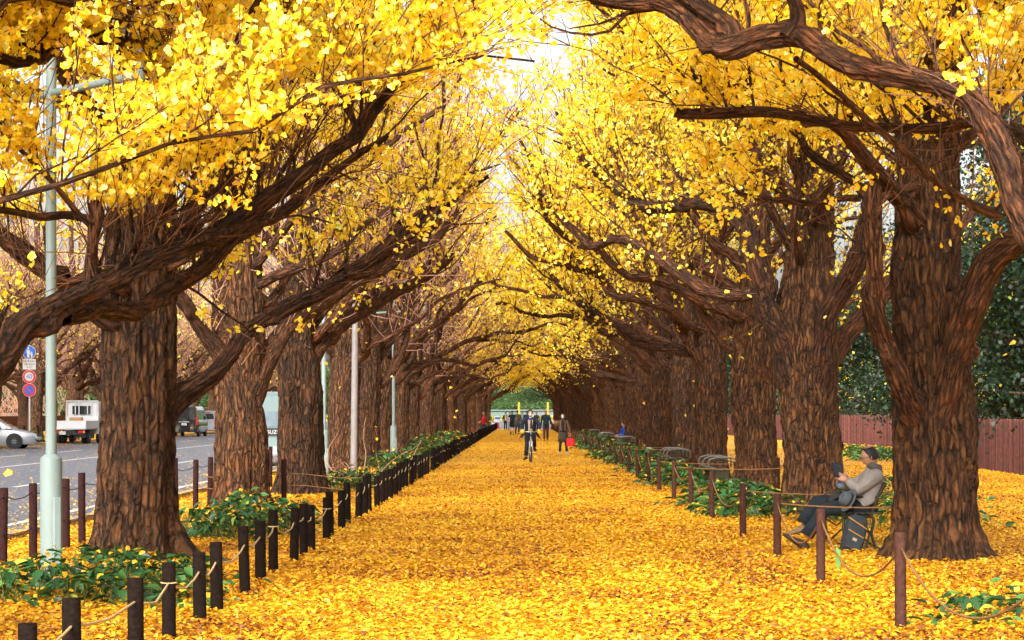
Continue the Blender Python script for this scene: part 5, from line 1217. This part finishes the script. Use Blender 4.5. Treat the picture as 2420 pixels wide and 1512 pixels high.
# ---- seated reader.  origin under the bench seat, world axes; faces -x
def seat_pt(zx, zy, Y): k = Y/23.8; return Vector(((2.852+.000951*zx)*k, Y, 1.6-(1.6-(1.3355-.000951*zy))*k))
def seated_reader():
    root = thing('person', 'man in grey-beige jacket and glasses reading a small tablet on the bench, legs stretched', 'person', (3.9, 24.0, 0)); O = Vector((3.9, 24.0, 0))
    def S_(zx, zy, dy=0.0): p = seat_pt(zx, zy, 24.0)-O; return Vector((p.x, dy, p.z))
    pel = S_(1150, 860); bel = S_(1175, 740); ch = S_(1215, 560); up = S_(1245, 440); nk = S_(1240, 375); hd = S_(1205, 262)
    k = 1.0
    shN, shF = S_(1255, 485, -.19), S_(1250, 480, .17); elN, elF = S_(1030, 650, -.22), S_(1010, 640, .22); wrN, wrF = S_(925, 545, -.07), S_(835, 580, .08)
    hpN, hpF = S_(1130, 870, -.10), S_(1130, 870, .10)
    knN, knF = S_(650, 880, -.09), S_(590, 800, .10); anN, anF = S_(415, 1225, -.10), S_(385, 1085, .06)
    N = [(*pel, .13), (*bel, .12), (*ch, .125), (*up, .075), (*nk, .055), (*(nk*.45+hd*.55), .052)]; E = [(0, 1), (1, 2), (2, 3), (3, 4), (4, 5)]
    def chain(st, pts, rs):
        q = st
        for p, r in zip(pts, rs): N.append((*p, r)); E.append((q, len(N)-1)); q = len(N)-1
    chain(0, [hpN, (hpN+knN)/2, knN, (knN+anN)/2, anN], [.08, .072, .05, .045, .034]); chain(0, [hpF, (hpF+knF)/2, knF, (knF+anF)/2, anF], [.08, .072, .05, .045, .034])
    chain(3, [shN, (shN+elN)/2, elN, (elN+wrN)/2, wrN], [.05, .042, .034, .03, .024]); chain(3, [shF, (shF+elF)/2, elF, (elF+wrF)/2, wrF], [.05, .042, .034, .03, .024])
    V, F = skin_mesh(N, E, 2); b = MB(); b.add(V, F)
    HM = Matrix.Rotation(-PI/2-R(4), 3, 'Z') @ Matrix.Rotation(R(16), 3, 'X'); hs = .245
    HM = Matrix.Rotation(R(-14), 3, 'Y') @ Matrix.Rotation(-PI/2+R(2), 3, 'Z')
    hv, hf = head_mesh(hd, hs, HM); b.add(hv, hf)
    hand(b, wrN, (S_(790, 470)-S_(925, 545)).normalized()+Vector((0, .25, 0)), (-.1, -1, .35), .185, .42, 1, 8)
    hand(b, wrF, (S_(800, 440)-S_(835, 580)).normalized()+Vector((0, -.1, 0)), (-1, .3, -.1), .18, .55, -1, 8)
    b.build('body', M_SKIN, root, True)
    tr = cmat('navy_trousers', (.010, .017, .024)); t = MB()
    t.tube([pel+Vector((.03, 0, .05)), pel], [.15, .165], 20, ell=1.0)
    for H, K, A in ((hpN, knN, anN), (hpF, knF, anF)):
        d = (A-K).normalized(); t.tube([H+Vector((.05, 0, .0)), H, H*.55+K*.45, H*.15+K*.85, K+(d*.02), K*.7+A*.3, K*.4+A*.6, A-d*.02], [.11, .108, .098, .088, .083, .078, .078, .082], 18)
    t.build('trousers', tr, root, True)
    m = MB(); dN = (S_(180, 1165)-S_(400, 1330)); dF = (S_(215, 1115)-S_(370, 1090))
    shoe(m, anN+Vector((-.02, 0, -.03)), dN, 1.25, up=(.45, .0, .9)); m.build('near_shoe' if False else 'shoe', simple('dark_brown_shoe', (.035, .024, .016), .6), root, True)
    m = MB(); shoe(m, anF+Vector((-.0, 0, .0)), (-1, .05, -.22), 1.1); m.build('shoe', simple('tan_shoe', (.22, .13, .07), .6), root, True)
    jk = simple('grey_beige_jacket', (.30, .27, .255), .75, var=.14, scale=9, bump=.4); t = MB()
    M1 = Matrix.Rotation(R(-8), 3, 'Y')
    t.loft([ring_e(c+Vector((dx, 0, 0)), a, bb, 26, M=Matrix.Rotation(R(al), 3, 'Y')) for c, dx, a, bb, al in ((pel, -.03, .185, .205, -25), (pel*.6+bel*.4, -.02, .175, .205, -18), (bel, -.01, .160, .195, -8), (bel*.5+ch*.5, 0, .150, .20, 0), (ch, 0, .145, .215, 6), (ch*.45+up*.55, 0, .125, .205, 10), (up, 0, .095, .13, 14), (up*.5+nk*.5, -.005, .078, .085, 16))])
    for S1, E1, W1 in ((shN, elN, wrN), (shF, elF, wrF)):
        d = (W1-E1).normalized(); t.tube([up*.5+S1*.5-Vector((0, 0, .03)), S1, S1*.65+E1*.35, S1*.3+E1*.7, E1, E1*.6+W1*.4, E1*.25+W1*.75, E1*.06+W1*.94], [.085, .088, .080, .074, .070, .062, .056, .046], 18)
    for q, (a, c) in enumerate(((.3, .012), (.55, .010), (.8, .008))): 
        p = shN*(1-a)+elN*a; t.tube([p+Vector((-.05, -.045, -.02)), p+Vector((.0, -.078, .0)), p+Vector((.05, -.05, .03))], c, 6)
    t.build('jacket', jk, root, True)
    MB().loft([ring_e(nk+Vector((dx, 0, z)), a, bb, 22, M=Matrix.Rotation(R(18), 3, 'Y')) for dx, z, a, bb in ((.02, -.05, .10, .115), (.02, -.01, .092, .10), (.025, .035, .085, .09), (.02, .036, .074, .08), (.01, -.01, .07, .075))]).build('collar', simple('dark_grey_collar', (.10, .085, .075), .8), root, True)
    d = (wrF-elF).normalized(); MB().tube([wrF-d*.045, wrF-d*.002], [.043, .040], 14).build('shirt_cuff', simple('blue_cuff', (.12, .30, .62), .7), root, True)
    # hair with a thin crown
    m = MB(); S, T = 28, 14; rings = []
    for j in range(T+1):
        ring = []
        for i in range(S):
            a = 2*PI*i/S; x, y = math.cos(a), math.sin(a); th = (.03+.56*j/T)*PI; th *= (1-.66*max(0, -y)**.8)
            sd = 1-.05*math.exp(-((th-.25)/.2)**2)
            ring.append(HM @ Vector((x*math.sin(th)*.37*hs*sd, (y*math.sin(th)*.44+.02)*hs, math.cos(th)*.535*hs*sd))+hd)
        rings.append(ring)
    m.loft(rings, cap=True)
    for sx in (-1, 1): m.loft([[HM @ Vector((sx*(.335+o)*hs, y*hs, z*hs))+hd for y, z in ((-.10, .05), (.10, .05), (.10, -.12), (-.06, -.10))] for o in (.0, .02)])
    m.build('hair', M_HAIRB, root, True)
    MB().ball(HM @ Vector((.09*hs, .02*hs, .468*hs))+hd, (.17*hs, .22*hs, .068*hs), 14, 8, HM).build('thin_crown', simple('scalp', (.30, .15, .12), .5), root, True)
    m = MB()
    for sx in (-1, 1):
        m.tube([HM @ Vector((sx*(.135+.075*math.cos(a))*hs, -.42*hs, (.035+.055*math.sin(a))*hs))+hd for a in np.linspace(0, 2*PI, 13)], .0022, 5)
        m.tube([HM @ Vector((sx*.21*hs, -.42*hs, .05*hs))+hd, HM @ Vector((sx*.345*hs, -.25*hs, .05*hs))+hd, HM @ Vector((sx*.36*hs, .02*hs, .04*hs))+hd], .0026, 5)
    m.build('glasses', M_EYE, root, True)
    m = MB()
    for sx in (-1, 1): m.ball(HM @ Vector((sx*.135*hs, -.345*hs, .045*hs))+hd, (.05*hs, .03*hs, .024*hs), 10, 8, HM)
    m.build('eyes', M_EYE, root, True); MB().ball(HM @ Vector((0, -.375*hs, -.235*hs))+hd, (.08*hs, .022*hs, .018*hs), 10, 6, HM).build('mouth', M_LIP, root, True)
    # tablet
    c = S_(820, 420, .0)+O; tb = thing('tablet', 'small black tablet held in both hands of the seated man', 'tablet', c); tb.rotation_euler = (R(58), 0, R(12))
    MB().box((0, 0, 0), (.125, .19, .012), ch=.01).build('tablet_body', simple('black_case', (.012, .012, .015), .45), tb); MB().box((.0, 0, .007), (.105, .165, .002)).build('screen', MATS['screen_black'], tb)
    # black bag on his lap
    p = S_(770, 745, .05)+O; lb = thing('pouch', 'flat black pouch lying on the lap of the seated man', 'bag', p); lb.rotation_euler = (0, R(-38), 0); MB().box((0, 0, 0), (.21, .20, .05), ch=.03).build('pouch_body', M_PLB, lb, True, ang=40)
    # felt hat hung on the near arm rest
    p = S_(905, 775, -.78+.42)+O; ht = thing('hat', 'grey felt hat resting against the near armrest of the bench', 'hat', (p.x, 23.72, p.z)); ht.rotation_euler = (R(10), R(-62), R(8)); ht.scale = (.88,)*3
    fl = simple('grey_felt', (.085, .105, .12), .95, var=.15); MB().lathe([(.100, 0), (.102, .02), (.095, .07), (.085, .105), (.06, .12), (.03, .108), (.001, .102)], S=28).build('crown_of_hat', fl, ht, True)
    MB().lathe([(.09, -.012), (.155, -.004), (.165, .008), (.16, .012), (.10, .004)], S=32).build('brim', fl, ht, True); MB().lathe([(.104, .004), (.105, .03), (.101, .034)], S=28).build('band', M_PLB, ht, True)
    # backpack leaning on the bench
    c0 = seat_pt(955, 1170, 23.7); bp = thing('backpack', 'dark grey backpack with orange zips standing on the leaves against the bench', 'backpack', (c0.x, 23.66, 0)); bp.rotation_euler = (R(-5), R(15), R(0)); bp.scale = (.93,)*3
    gb = simple('charcoal_canvas', (.032, .042, .050), .8, var=.2, scale=20, bump=.3); zp = simple('orange_zip', (.75, .36, .02), .6)
    MB().loft([ring_e((0, 0, z), a, bb, 24, sq=.45) for z, a, bb in ((.0, .10, .06), (.015, .125, .08), (.12, .135, .09), (.30, .135, .09), (.40, .125, .085), (.455, .10, .07), (.47, .06, .04))]).build('main_bag', gb, bp, True, ang=60)
    fp = MB().loft([[(x, y, z) for x, z in r_] for y, r_ in ((-.085, [(-.11, .03), (.11, .03), (.115, .14), (.115, .22), (-.115, .28), (-.12, .14)]), (-.125, [(-.095, .045), (.095, .045), (.10, .14), (.10, .20), (-.10, .26), (-.105, .14)]))]).build('front_pocket', gb, bp, True, ang=40)
    MB().tube([(-.105, -.122, .262), (0, -.13, .232), (.105, -.122, .203)], .005, 6).build('zip', zp, bp); MB().tube([(-.13, -.075, .41), (-.06, -.095, .385), (.06, -.097, .345), (.135, -.075, .315)], .0055, 6).build('zip', zp, bp); MB().tube([(-.06, -.04, .465), (.02, -.055, .45), (.09, -.05, .42)], .004, 6).build('zip', zp, bp)
    MB().box((.0, -.128, .16), (.055, .006, .036), (0, .22, 0)).build('label_patch', simple('tan_label', (.45, .36, .24), .6), bp)
    MB().tube([(.10, .02, .40), (.19, .05, .28), (.19, .04, .12), (.12, .02, .04)], .014, 8).build('strap', M_PLB, bp, True); MB().tube([(-.04, .0, .46), (0, 0, .51), (.05, 0, .455)], .009, 8).build('grab_handle', M_PLB, bp, True)
    return root
seated_reader()
# someone in blue sitting on a bench further along
t_, _, _ = person('person in black and bright blue sitting low on a bench beside the far trunks', (4.2, 88, 0), R(-75), 1.65, dict(pel=(0, .1, .50), chest=(0, .16, .84), neck=(0, .14, 1.0), head=(0, .12, 1.16), kl=(-.12, -.32, .50), kr=(.12, -.32, .50), al=(-.12, -.40, .09), ar=(.12, -.62, .10), sl=(-.18, .15, .95), sr=(.18, .15, .95), el=(-.24, .06, .72), er=(.24, .06, .72), wl=(-.10, -.18, .64), wr=(.10, -.18, .64)), top=(.01, .06, .5), legs=(.012, .012, .014), hair='short', hair_m=M_HAIRB)
rest_bench((4.3, 88, 0), 'bench under the sitter in blue, beside the far right trunks')
# ---------------------------------------------------------------- vehicles
def paint(name, c, rough=.3, coat=.8, metal=0.0): return simple(name, c, rough, metal, var=.03, scale=2, coat=coat)
M_GL = simple('car_glass', (.02, .025, .03), .08, var=.2, scale=3, coat=1.0, spec=.8); M_TAIL = simple('tail_red', (.45, .01, .01), .25, coat=.8); M_AMB = simple('amber_lens', (.7, .25, .02), .3); M_PLATE = simple('number_plate', (.45, .45, .44), .5); M_CHAS = simple('chassis_black', (.02, .02, .022), .7)
M_ALLOY = simple('alloy', (.5, .5, .52), .3, .8, var=.05)
def car_wheel(parent, c, r=.32, w=.2, spokes=10, axis='x'):
    M = Matrix.Rotation(PI/2, 3, 'Y') if axis == 'x' else Matrix.Rotation(PI/2, 3, 'X')
    t = MB().lathe([(r*.66, -w/2), (r*.93, -w/2), (r, -w/2+.03), (r, w/2-.03), (r*.93, w/2), (r*.66, w/2)], c=c, S=30, M=M).build('wheel', M_TYRE, parent, True, ang=40)
    m = MB(); m.lathe([(r*.66, -w/2+.02), (r*.66, w/2-.005), (r*.6, w/2-.02), (r*.58, -w/2+.02)], c=c, S=30, M=M)
    cv_ = Vector(c)
    for s_ in (-1, 1):
        for a in np.linspace(0, 2*PI, spokes+1)[:-1]:
            p = M @ Vector((math.cos(a)*r*.62, math.sin(a)*r*.62, s_*(w/2-.02))); q = M @ Vector((math.cos(a)*r*.1, math.sin(a)*r*.1, s_*(w/2-.01))); m.tube([q+cv_, p+cv_], .02, 5)
        m.lathe([(r*.14, s_*(w/2-.035)), (r*.14, s_*(w/2-.004)), (.001, s_*(w/2-.003))], c=c, S=12, M=M)
    m.build('rim', M_ALLOY, t, True, ang=40); return t
def text(parent, s, loc, rot, size, m, name='lettering', ext=.004):
    cu = bpy.data.curves.new('txt', 'FONT'); cu.body = s; cu.size = size; cu.extrude = ext; cu.align_x = 'CENTER'; cu.align_y = 'CENTER'
    o = bpy.data.objects.new('txt', cu); COL.objects.link(o); dg = bpy.context.evaluated_depsgraph_get(); dg.update(); me = bpy.data.meshes.new_from_object(o.evaluated_get(dg)); bpy.data.objects.remove(o); bpy.data.curves.remove(cu)
    me.materials.clear(); me.materials.append(m); q = bpy.data.objects.new(name, me); link(q, parent); q.location = loc; q.rotation_euler = rot; return q
def sect(x, pts): return [(px, x, pz) for px, pz in pts]+[(-px, x, pz) for px, pz in reversed(pts)]
# silver saloon, nose toward +x of the world; built along y with nose at +y
def saloon(loc, rz):
    t = thing('parked_car', 'silver saloon car with its nose showing at the left edge of the road', 'car', loc, rz, None); m_s = paint('silver_paint', (.36, .38, .42), .28, .9, .35)
    st = [(-2.25, .25, .62, .80, .70), (-2.1, .20, .80, .95, .84), (-1.6, .18, .86, .98, .88), (-.6, .18, .86, .96, .90), (.7, .18, .86, .94, .90), (1.3, .18, .80, .86, .88), (1.9, .20, .70, .74, .84), (2.2, .22, .60, .62, .74), (2.32, .28, .46, .50, .60)]
    b = MB(); b.loft([sect(y, [(w*.93, zl), (w, zl+.12), (w*1.0, zb-.14), (w*.96, zb), (w*.80, zt), (w*.3, zt+.02)]) for y, zl, zb, zt, w in st]); b.build('body', m_s, t, True, ang=35)
    g = MB(); g.loft([sect(y, [(w, .88), (w*tw, zt-.04), (w*tw*.85, zt), (w*.3, zt+.01)]) for y, zt, w, tw in ((-1.75, .98, .80, .98), (-1.0, 1.36, .82, .82), (-.2, 1.44, .84, .80), (.4, 1.40, .84, .80), (1.25, .93, .80, .96))]); g.build('windows', M_GL, t, True, ang=30)
    g = MB(); g.loft([sect(y, [(w, z), (w*.85, z+.045), (w*.3, z+.055)]) for y, z, w in ((-1.1, 1.32, .66), (-.2, 1.415, .69), (.45, 1.375, .68))]); g.build('roof', m_s, t, True)
    for sx in (-1, 1):
        for y in (-1.38, 1.38):
            MB().lathe([(.36, -.02), (.36, .02)], c=(sx*.885, y, .33), S=28, M=Matrix.Rotation(PI/2, 3, 'Y')).build('wheel_arch', M_CHAS, t); car_wheel(t, (sx*.83, y, .32), .32, .19)
        MB().loft([[(sx*.62, 2.15, .62), (sx*.80, 1.98, .66), (sx*.84, 1.75, .70), (sx*.80, 1.95, .56), (sx*.64, 2.17, .52)], [(sx*.63, 2.20, .62), (sx*.82, 2.02, .66), (sx*.865, 1.75, .70), (sx*.83, 1.99, .56), (sx*.65, 2.235, .52)]]).build('headlight', simple('lamp_clear', (.6, .6, .62), .1, coat=1), t)
        MB().box((sx*.96, .75, .95), (.16, .10, .12), ch=.02).build('door_mirror', m_s, t)
    MB().box((0, 2.29, .56), (.78, .04, .12), ch=.01).build('grille', M_CHAS, t); MB().box((0, 2.30, .34), (1.0, .05, .12)).build('lower_intake', M_CHAS, t); MB().box((0, 2.325, .45), (.33, .02, .16)).build('number_plate', M_PLATE, t)
    return t
saloon((-23.65, 91.3, 0), R(-86))
# flatbed truck, rear toward the camera
def flatbed(loc, rz=0.0):
    t = thing('flatbed_truck', 'small white flatbed truck seen from behind at the far kerb', 'truck', loc, rz); W_ = paint('truck_white', (.66, .67, .70), .4, .5)
    MB().box((0, 3.75, 1.32), (1.66, 1.35, 1.68), ch=.1).build('cab', W_, t)
    w = MB(); w.box((0, 3.065, 1.72), (1.0, .02, .42), ch=.1); wn = w.build('rear_window', M_GL, t)
    m = MB(); m.tube([(-.82, 3.0, .8), (-.82, 3.0, 2.18), (.82, 3.0, 2.18), (.82, 3.0, .8)], .035, 8)
    for x in (-.35, -.16, .28, .47): m.box((x, 3.0, 1.6), (.045, .05, 1.1))
    m.box((0, 3.0, 1.1), (1.64, .04, .6)); m.build('cab_guard', W_, t)
    MB().box((0, 1.45, .78), (1.66, 3.1, .08)).build('bed_floor', W_, t)
    for nm, c, d in (('tailgate', (0, -.08, .98), (1.68, .05, .38)), ('side_gate', (-.83, 1.45, .98), (.05, 3.0, .38)), ('side_gate', (.83, 1.45, .98), (.05, 3.0, .38))):
        g = MB().box(c, d, ch=.01).build(nm, W_, t)
        r = MB(); r.box((c[0], c[1], c[2]+.17), (d[0]+.02, d[1]+.03, .05)); r.box((c[0], c[1], c[2]-.17), (d[0]+.02, d[1]+.03, .05)); r.build('rib', W_, g)
    m = MB(); m.box((0, 2.2, .60), (.7, 4.4, .16)); m.box((0, .05, .52), (1.4, .08, .12)); m.box((.5, .3, .45), (.5, .4, .25)); m.box((0, .9, .36), (1.3, .1, .1)); m.box((.62, 1.9, .42), (.3, .9, .3)); m.build('chassis', M_CHAS, t)
    for sx in (-1, 1):
        for x in (.74, .52): car_wheel(t, (sx*x, 1.0, .30), .30, .17, 6)
        car_wheel(t, (sx*.70, 3.75, .30), .30, .17, 6); MB().box((sx*.60, .0, .62), (.34, .05, .12)).build('tail_light', M_TAIL, t); MB().box((sx*.74, -.01, .62), (.07, .05, .11)).build('indicator', M_AMB, t)
        MB().box((sx*.55, 1.3, .30), (.30, .02, .32)).build('mud_flap', M_CHAS, t)
    MB().box((-.35, -.03, .56), (.33, .02, .17)).build('number_plate', M_PLATE, t); MB().box((0.05, -.112, .98), (.001, .002, .001)).build('catch', M_CHAS, t)
    bx = thing('cardboard_box', 'brown cardboard box on the bed of the white flatbed truck', 'box', (loc[0]-.15, loc[1]+2.3, .82)); MB().box((0, 0, .26), (.62, .45, .52), ch=.01).build('carton', simple('cardboard', (.42, .24, .10), .8), bx); return t
flatbed((-22.75, 104, 0))
# black van
def boxvan(loc, name, label, cat, H, L_, W_, m_b, win_h, second=False):
    t = thing(name, label, cat, loc); w = W_/2
    def sec(y, s_, top, bot=.32): return sect(y, [(w*s_*.96, bot), (w*s_, bot+.2), (w*s_, 1.0), (w*s_*.97, 1.05), (w*s_*.86, top-.10), (w*s_*.78, top), (w*s_*.3, top+.02)])
    b = MB(); b.loft([sec(0, .93, H-.10), sec(.12, .99, H-.02), sec(.6, 1, H), sec(L_*.6, 1, H), sec(L_*.80, 1, H-.08), sec(L_*.86, 1, H-.35), sec(L_*.93, .98, 1.15), sec(L_, .88, .80)]); b.build('body', m_b, t, True, ang=30)
    MB().loft([[(x, y, z) for x, z in ((-w*.80, 1.12), (w*.80, 1.12), (w*.70, H-.22), (-w*.70, H-.22))] for y in (-.022, .03)]).build('rear_window', M_GL, t)
    for sx in (-1, 1):
        MB().loft([[(sx*xx, y, z) for y, z in ((.25, 1.12), (L_*.78, 1.12), (L_*.72, H-.24), (.30, H-.24))] for xx in ()] or [[(sx*(w*.965), .25, 1.12), (sx*(w*.965), L_*.80, 1.12), (sx*(w*.872), L_*.74, H-.24), (sx*(w*.872), .30, H-.24)], [(sx*(w*.985), .25, 1.12), (sx*(w*.985), L_*.80, 1.12), (sx*(w*.892), L_*.74, H-.24), (sx*(w*.892), .30, H-.24)]]).build('side_window', M_GL, t)
        for y in (L_*.17, L_*.78): car_wheel(t, (sx*(w-.10), y, .31), .31, .18, 8)
        MB().box((sx*(w*.90), .0, 1.02 if not second else .9), (.13, .07, .50), ch=.02).build('tail_light', M_TAIL, t)
        MB().box((sx*(w+.09), L_*.80, 1.25), (.14, .08, .24), ch=.02).build('door_mirror', m_b, t)
    MB().box((0, -.04, .42), (W_*.96, .12, .22), ch=.03).build('bumper', m_b, t); MB().box((-.05, -.02, .83 if not second else .72), (.34, .02, .17)).build('number_plate', M_PLATE, t)
    if not second:
        MB().box((-.05, -.03, .98), (.72, .03, .055), ch=.01).build('chrome_strip', M_CHROME, t)
        m = MB(); m.tube([(.085*math.cos(a)-.05, -.02, 1.085+.055*math.sin(a)) for a in np.linspace(0, 2*PI, 21)], .008, 6); m.tube([(.045*math.cos(a)-.05, -.02, 1.09+.05*math.sin(a)) for a in np.linspace(0, 2*PI, 21)], .006, 6); m.build('emblem', M_CHROME, t)
        MB().box((.45, -.025, .60), (.16, .02, .06)).build('yellow_sticker', M_AMB, t)
        MB().box((0, .3, H+.03), (.9, .2, .05), ch=.02).build('roof_strip', M_CHROME, t)
    else: MB().box((0, -.01, H-.12), (.8, .04, .07)).build('brake_light', M_TAIL, t); MB().tube([(.1, -.03, 1.15), (-.25, -.03, 1.30)], .015, 6).build('wiper', M_CHAS, t)
    return t
boxvan((-22.0, 135, 0), 'parked_van', 'glossy black van parked with its tail to the camera, right of the white truck', 'van', 1.98, 4.7, 1.72, paint('van_black', (.012, .013, .015), .12, 1.0), .6)
boxvan((-23.0, 150, 0), 'parked_minivan', 'silver minivan parked in front of the black van', 'minivan', 1.72, 4.3, 1.70, paint('minivan_silver', (.30, .32, .37), .3, .9, .3), .5, True)
# cab-over truck facing the camera
def cabover(loc):
    t = thing('delivery_truck', 'pale grey-green truck facing the camera, seen between two left trunks', 'truck', loc); m_c = paint('pale_teal_paint', (.13, .19, .19), .35, .6)
    MB().loft([sect(y, [(w*.98, .45), (w, .6), (w, 1.15), (w*.96, 1.2), (w*.86, top-.1), (w*.76, top), (w*.3, top+.02)]) for y, w, top in ((0, .86, 2.05), (.15, .92, 2.15), (1.6, .92, 2.2), (1.7, .9, 2.15))]).build('cab', m_c, t, True, ang=35)
    MB().loft([[(x, y+dy, z) for x, y, z in ((-.80, 0, 1.18), (.80, 0, 1.18), (.72, .05, 1.92), (-.72, .05, 1.92))] for dy in (-.03, .03)]).build('windscreen', simple('windscreen', (.08, .12, .15), .5, coat=0, var=.4, scale=3), t)
    MB().box((0, -.03, 1.03), (1.66, .05, .22), ch=.01).build('black_panel', M_CHAS, t); text(t, 'ISUZU', (.06, -.065, 1.02), (PI/2, 0, 0), .155, M_WPAINT)
    MB().box((0, .0, .47), (1.72, .14, .26), ch=.03).build('bumper', simple('grey_bumper', (.32, .38, .40), .6), t)
    for sx in (-1, 1):
        MB().box((sx*.66, -.05, .68), (.28, .06, .18), ch=.03).build('headlight', MATS['lamp_clear'], t); car_wheel(t, (sx*.78, 1.0, .38), .38, .2, 6); car_wheel(t, (sx*.78, 4.3, .38), .38, .2, 6); MB().box((sx*1.04, .15, 1.55), (.16, .06, .34), ch=.02).build('door_mirror', M_CHAS, t)
    MB().box((0, 3.9, 1.02), (1.8, 4.0, .55), ch=.02).build('cargo_bed', m_c, t); MB().box((0, 2.8, .6), (.8, 5.2, .2)).build('chassis', M_CHAS, t); MB().box((0, -.08, .45), (.33, .02, .17)).build('number_plate', M_PLATE, t)
cabover((-7.33, 60.5, 0))

# ---------------------------------------------------------------- traffic signs
m_blue = simple('sign_blue_face', (.015, .12, .55), .4); m_redf = simple('sign_red_face', (.62, .02, .03), .4); m_pole = simple('sign_pole', (.62, .62, .62), .5)
t = thing('traffic_sign', 'traffic sign pole with blue walkers disc, white plate, 40 and no-parking discs', 'traffic sign', (-23.8, 100, 0))
MB().lathe([(.04, -.1), (.04, 4.85), (.01, 4.86)], S=14).build('pole', m_pole, t, True, ang=40)
def disc(z, r, m, name, y, parent=t, th=.01): return MB().lathe([(r, -th/2), (r, th/2)], c=(0, y, z), S=36, M=Matrix.Rotation(PI/2, 3, 'X')).build(name, m, parent)
d1 = disc(4.50, .325, M_WPAINT, 'walkers_disc', -.06, th=.02); disc(4.5, .30, m_blue, 'blue_face', -.075, d1)
m = MB()      # adult and child
m.ball((-.04, -.086, 4.70), (.045, .008, .05), 12, 8); m.prism([(-.12, 4.62), (.03, 4.62), (.05, 4.48), (.06, 4.40), (.03, 4.40), (.01, 4.52), (.01, 4.42), (.005, 4.24), (-.045, 4.24), (-.045, 4.40), (-.055, 4.24), (-.10, 4.24), (-.10, 4.45), (-.13, 4.52)], -.094, -.084)
m.ball((.12, -.086, 4.50), (.035, .008, .035), 12, 8); m.prism([(.08, 4.455), (.16, 4.455), (.17, 4.36), (.15, 4.36), (.155, 4.24), (.125, 4.24), (.12, 4.32), (.115, 4.24), (.085, 4.24), (.09, 4.36), (.06, 4.40)], -.094, -.084); m.build('walkers', M_WPAINT, d1)
pl = MB().box((0, -.06, 3.92), (.64, .02, .50), ch=.02).build('supplementary_plate', M_WPAINT, t)
for i, s in enumerate(('自転車を除く', '日曜 休日の', '9-17')): text(pl, s, (0, -.075, 4.06-i*.145), (PI/2, 0, 0), .105 if i < 2 else .13, M_CHAS, 'lettering', .002)
d2 = disc(3.32, .325, M_WPAINT, 'speed_disc', -.06, th=.02); disc(3.32, .31, m_redf, 'red_ring', -.075, d2); disc(3.32, .215, M_WPAINT, 'white_face', -.088, d2); text(d2, '40', (0, -.098, 3.32), (PI/2, 0, 0), .30, m_blue, 'lettering', .003)
d3 = disc(2.67, .325, M_WPAINT, 'no_parking_disc', -.06, th=.02); disc(2.67, .31, m_redf, 'red_ring', -.075, d3); disc(2.67, .22, m_blue, 'blue_face', -.088, d3); MB().box((0, -.098, 2.67), (.46, .01, .05), (0, PI/4, 0)).build('red_bar', m_redf, d3)
# low posts on the far pavement
pr = None
for i in range(14):
    if pr is None: o = pr = post_mesh('kerb_post', .06, .95, M_POSTM)
    else: o = pr.copy(); COL.objects.link(o)
    o.location = (-24.4, 84+i*2.9, 0); tag(o, 'brown post on the far kerb, %s along from the silver car' % ordn(i), 'post', 'brown posts on the far kerb')
plant_patch('shrub', 'dark green bush behind the brown posts on the far kerb', 'shrub', -26, -24.6, 98, 106, 500, .25, .9, 31, group=PL)

# a few leaves on their way down
g5 = np.random.default_rng(9); P = np.concatenate([[W(1600, 155, 9), W(770, 857, 24), W(690, 690, 30), W(1075, 985, 40), W(1115, 970, 60), W(1690, 1375, 16)*np.array([1, 1, 1])], np.stack([g5.uniform(-5, 6, 46), g5.uniform(13, 70, 46), g5.uniform(.4, 4, 46)], -1)])
V, F, t_ = leaves(P, .07, True, g=g5); o = np_obj('drifting_leaves', V, F, M_LEAF, None, False, {'tint': ('FACE', 'FLOAT', t_)}); tag(o, 'single yellow leaves drifting down through the air of the avenue', 'falling leaves', None, 'stuff')
# ---------------------------------------------------------------- camera, light
cam = bpy.data.cameras.new('camera'); co = link(bpy.data.objects.new('camera', cam)); bpy.context.scene.camera = co
co.location = (0, 0, EYE); co.rotation_euler = (PI/2, 0, 0)
cam.sensor_width = 36; cam.lens = FPX/2420*36; cam.shift_x = -(VPX-1210)/2420; cam.shift_y = (VPY-756.25)/2420
cam.clip_start = .1; cam.clip_end = 6000
EL, AZ = R(31), R(194)     # sun behind the camera's left shoulder, veiled
sun = bpy.data.lights.new('sun', 'SUN'); sun.energy = 1.9; sun.angle = R(20); sun.color = (1, .95, .86)
so = link(bpy.data.objects.new('sun', sun)); dv = Vector((math.sin(AZ)*math.cos(EL), math.cos(AZ)*math.cos(EL), math.sin(EL)))
so.rotation_euler = dv.to_track_quat('Z', 'Y').to_euler()
w = bpy.data.worlds.new('World'); bpy.context.scene.world = w; w.use_nodes = True; nt = w.node_tree; nt.nodes.clear()
sky = nt.nodes.new('ShaderNodeTexSky'); sky.sky_type = 'NISHITA'; sky.sun_disc = False; sky.sun_elevation = EL; sky.sun_rotation = AZ
sky.dust_density = 7; sky.air_density = 1.2; sky.ozone_density = .6
hs = nt.nodes.new('ShaderNodeHueSaturation'); hs.inputs['Saturation'].default_value = .25
bg = nt.nodes.new('ShaderNodeBackground'); bg.inputs[1].default_value = .15; ow = nt.nodes.new('ShaderNodeOutputWorld')
nt.links.new(sky.outputs[0], hs.inputs['Color']); nt.links.new(hs.outputs[0], bg.inputs[0]); nt.links.new(bg.outputs[0], ow.inputs[0])
sc = bpy.context.scene
sc.view_settings.view_transform = 'Standard'; sc.view_settings.look = 'None'; sc.view_settings.gamma = 1; sc.view_settings.exposure = 1.6
sc.cycles.use_adaptive_sampling = True; sc.cycles.adaptive_threshold = .02
sc.cycles.max_bounces = 5; sc.cycles.transmission_bounces = 6; sc.cycles.transparent_max_bounces = 8; sc.cycles.diffuse_bounces = 4
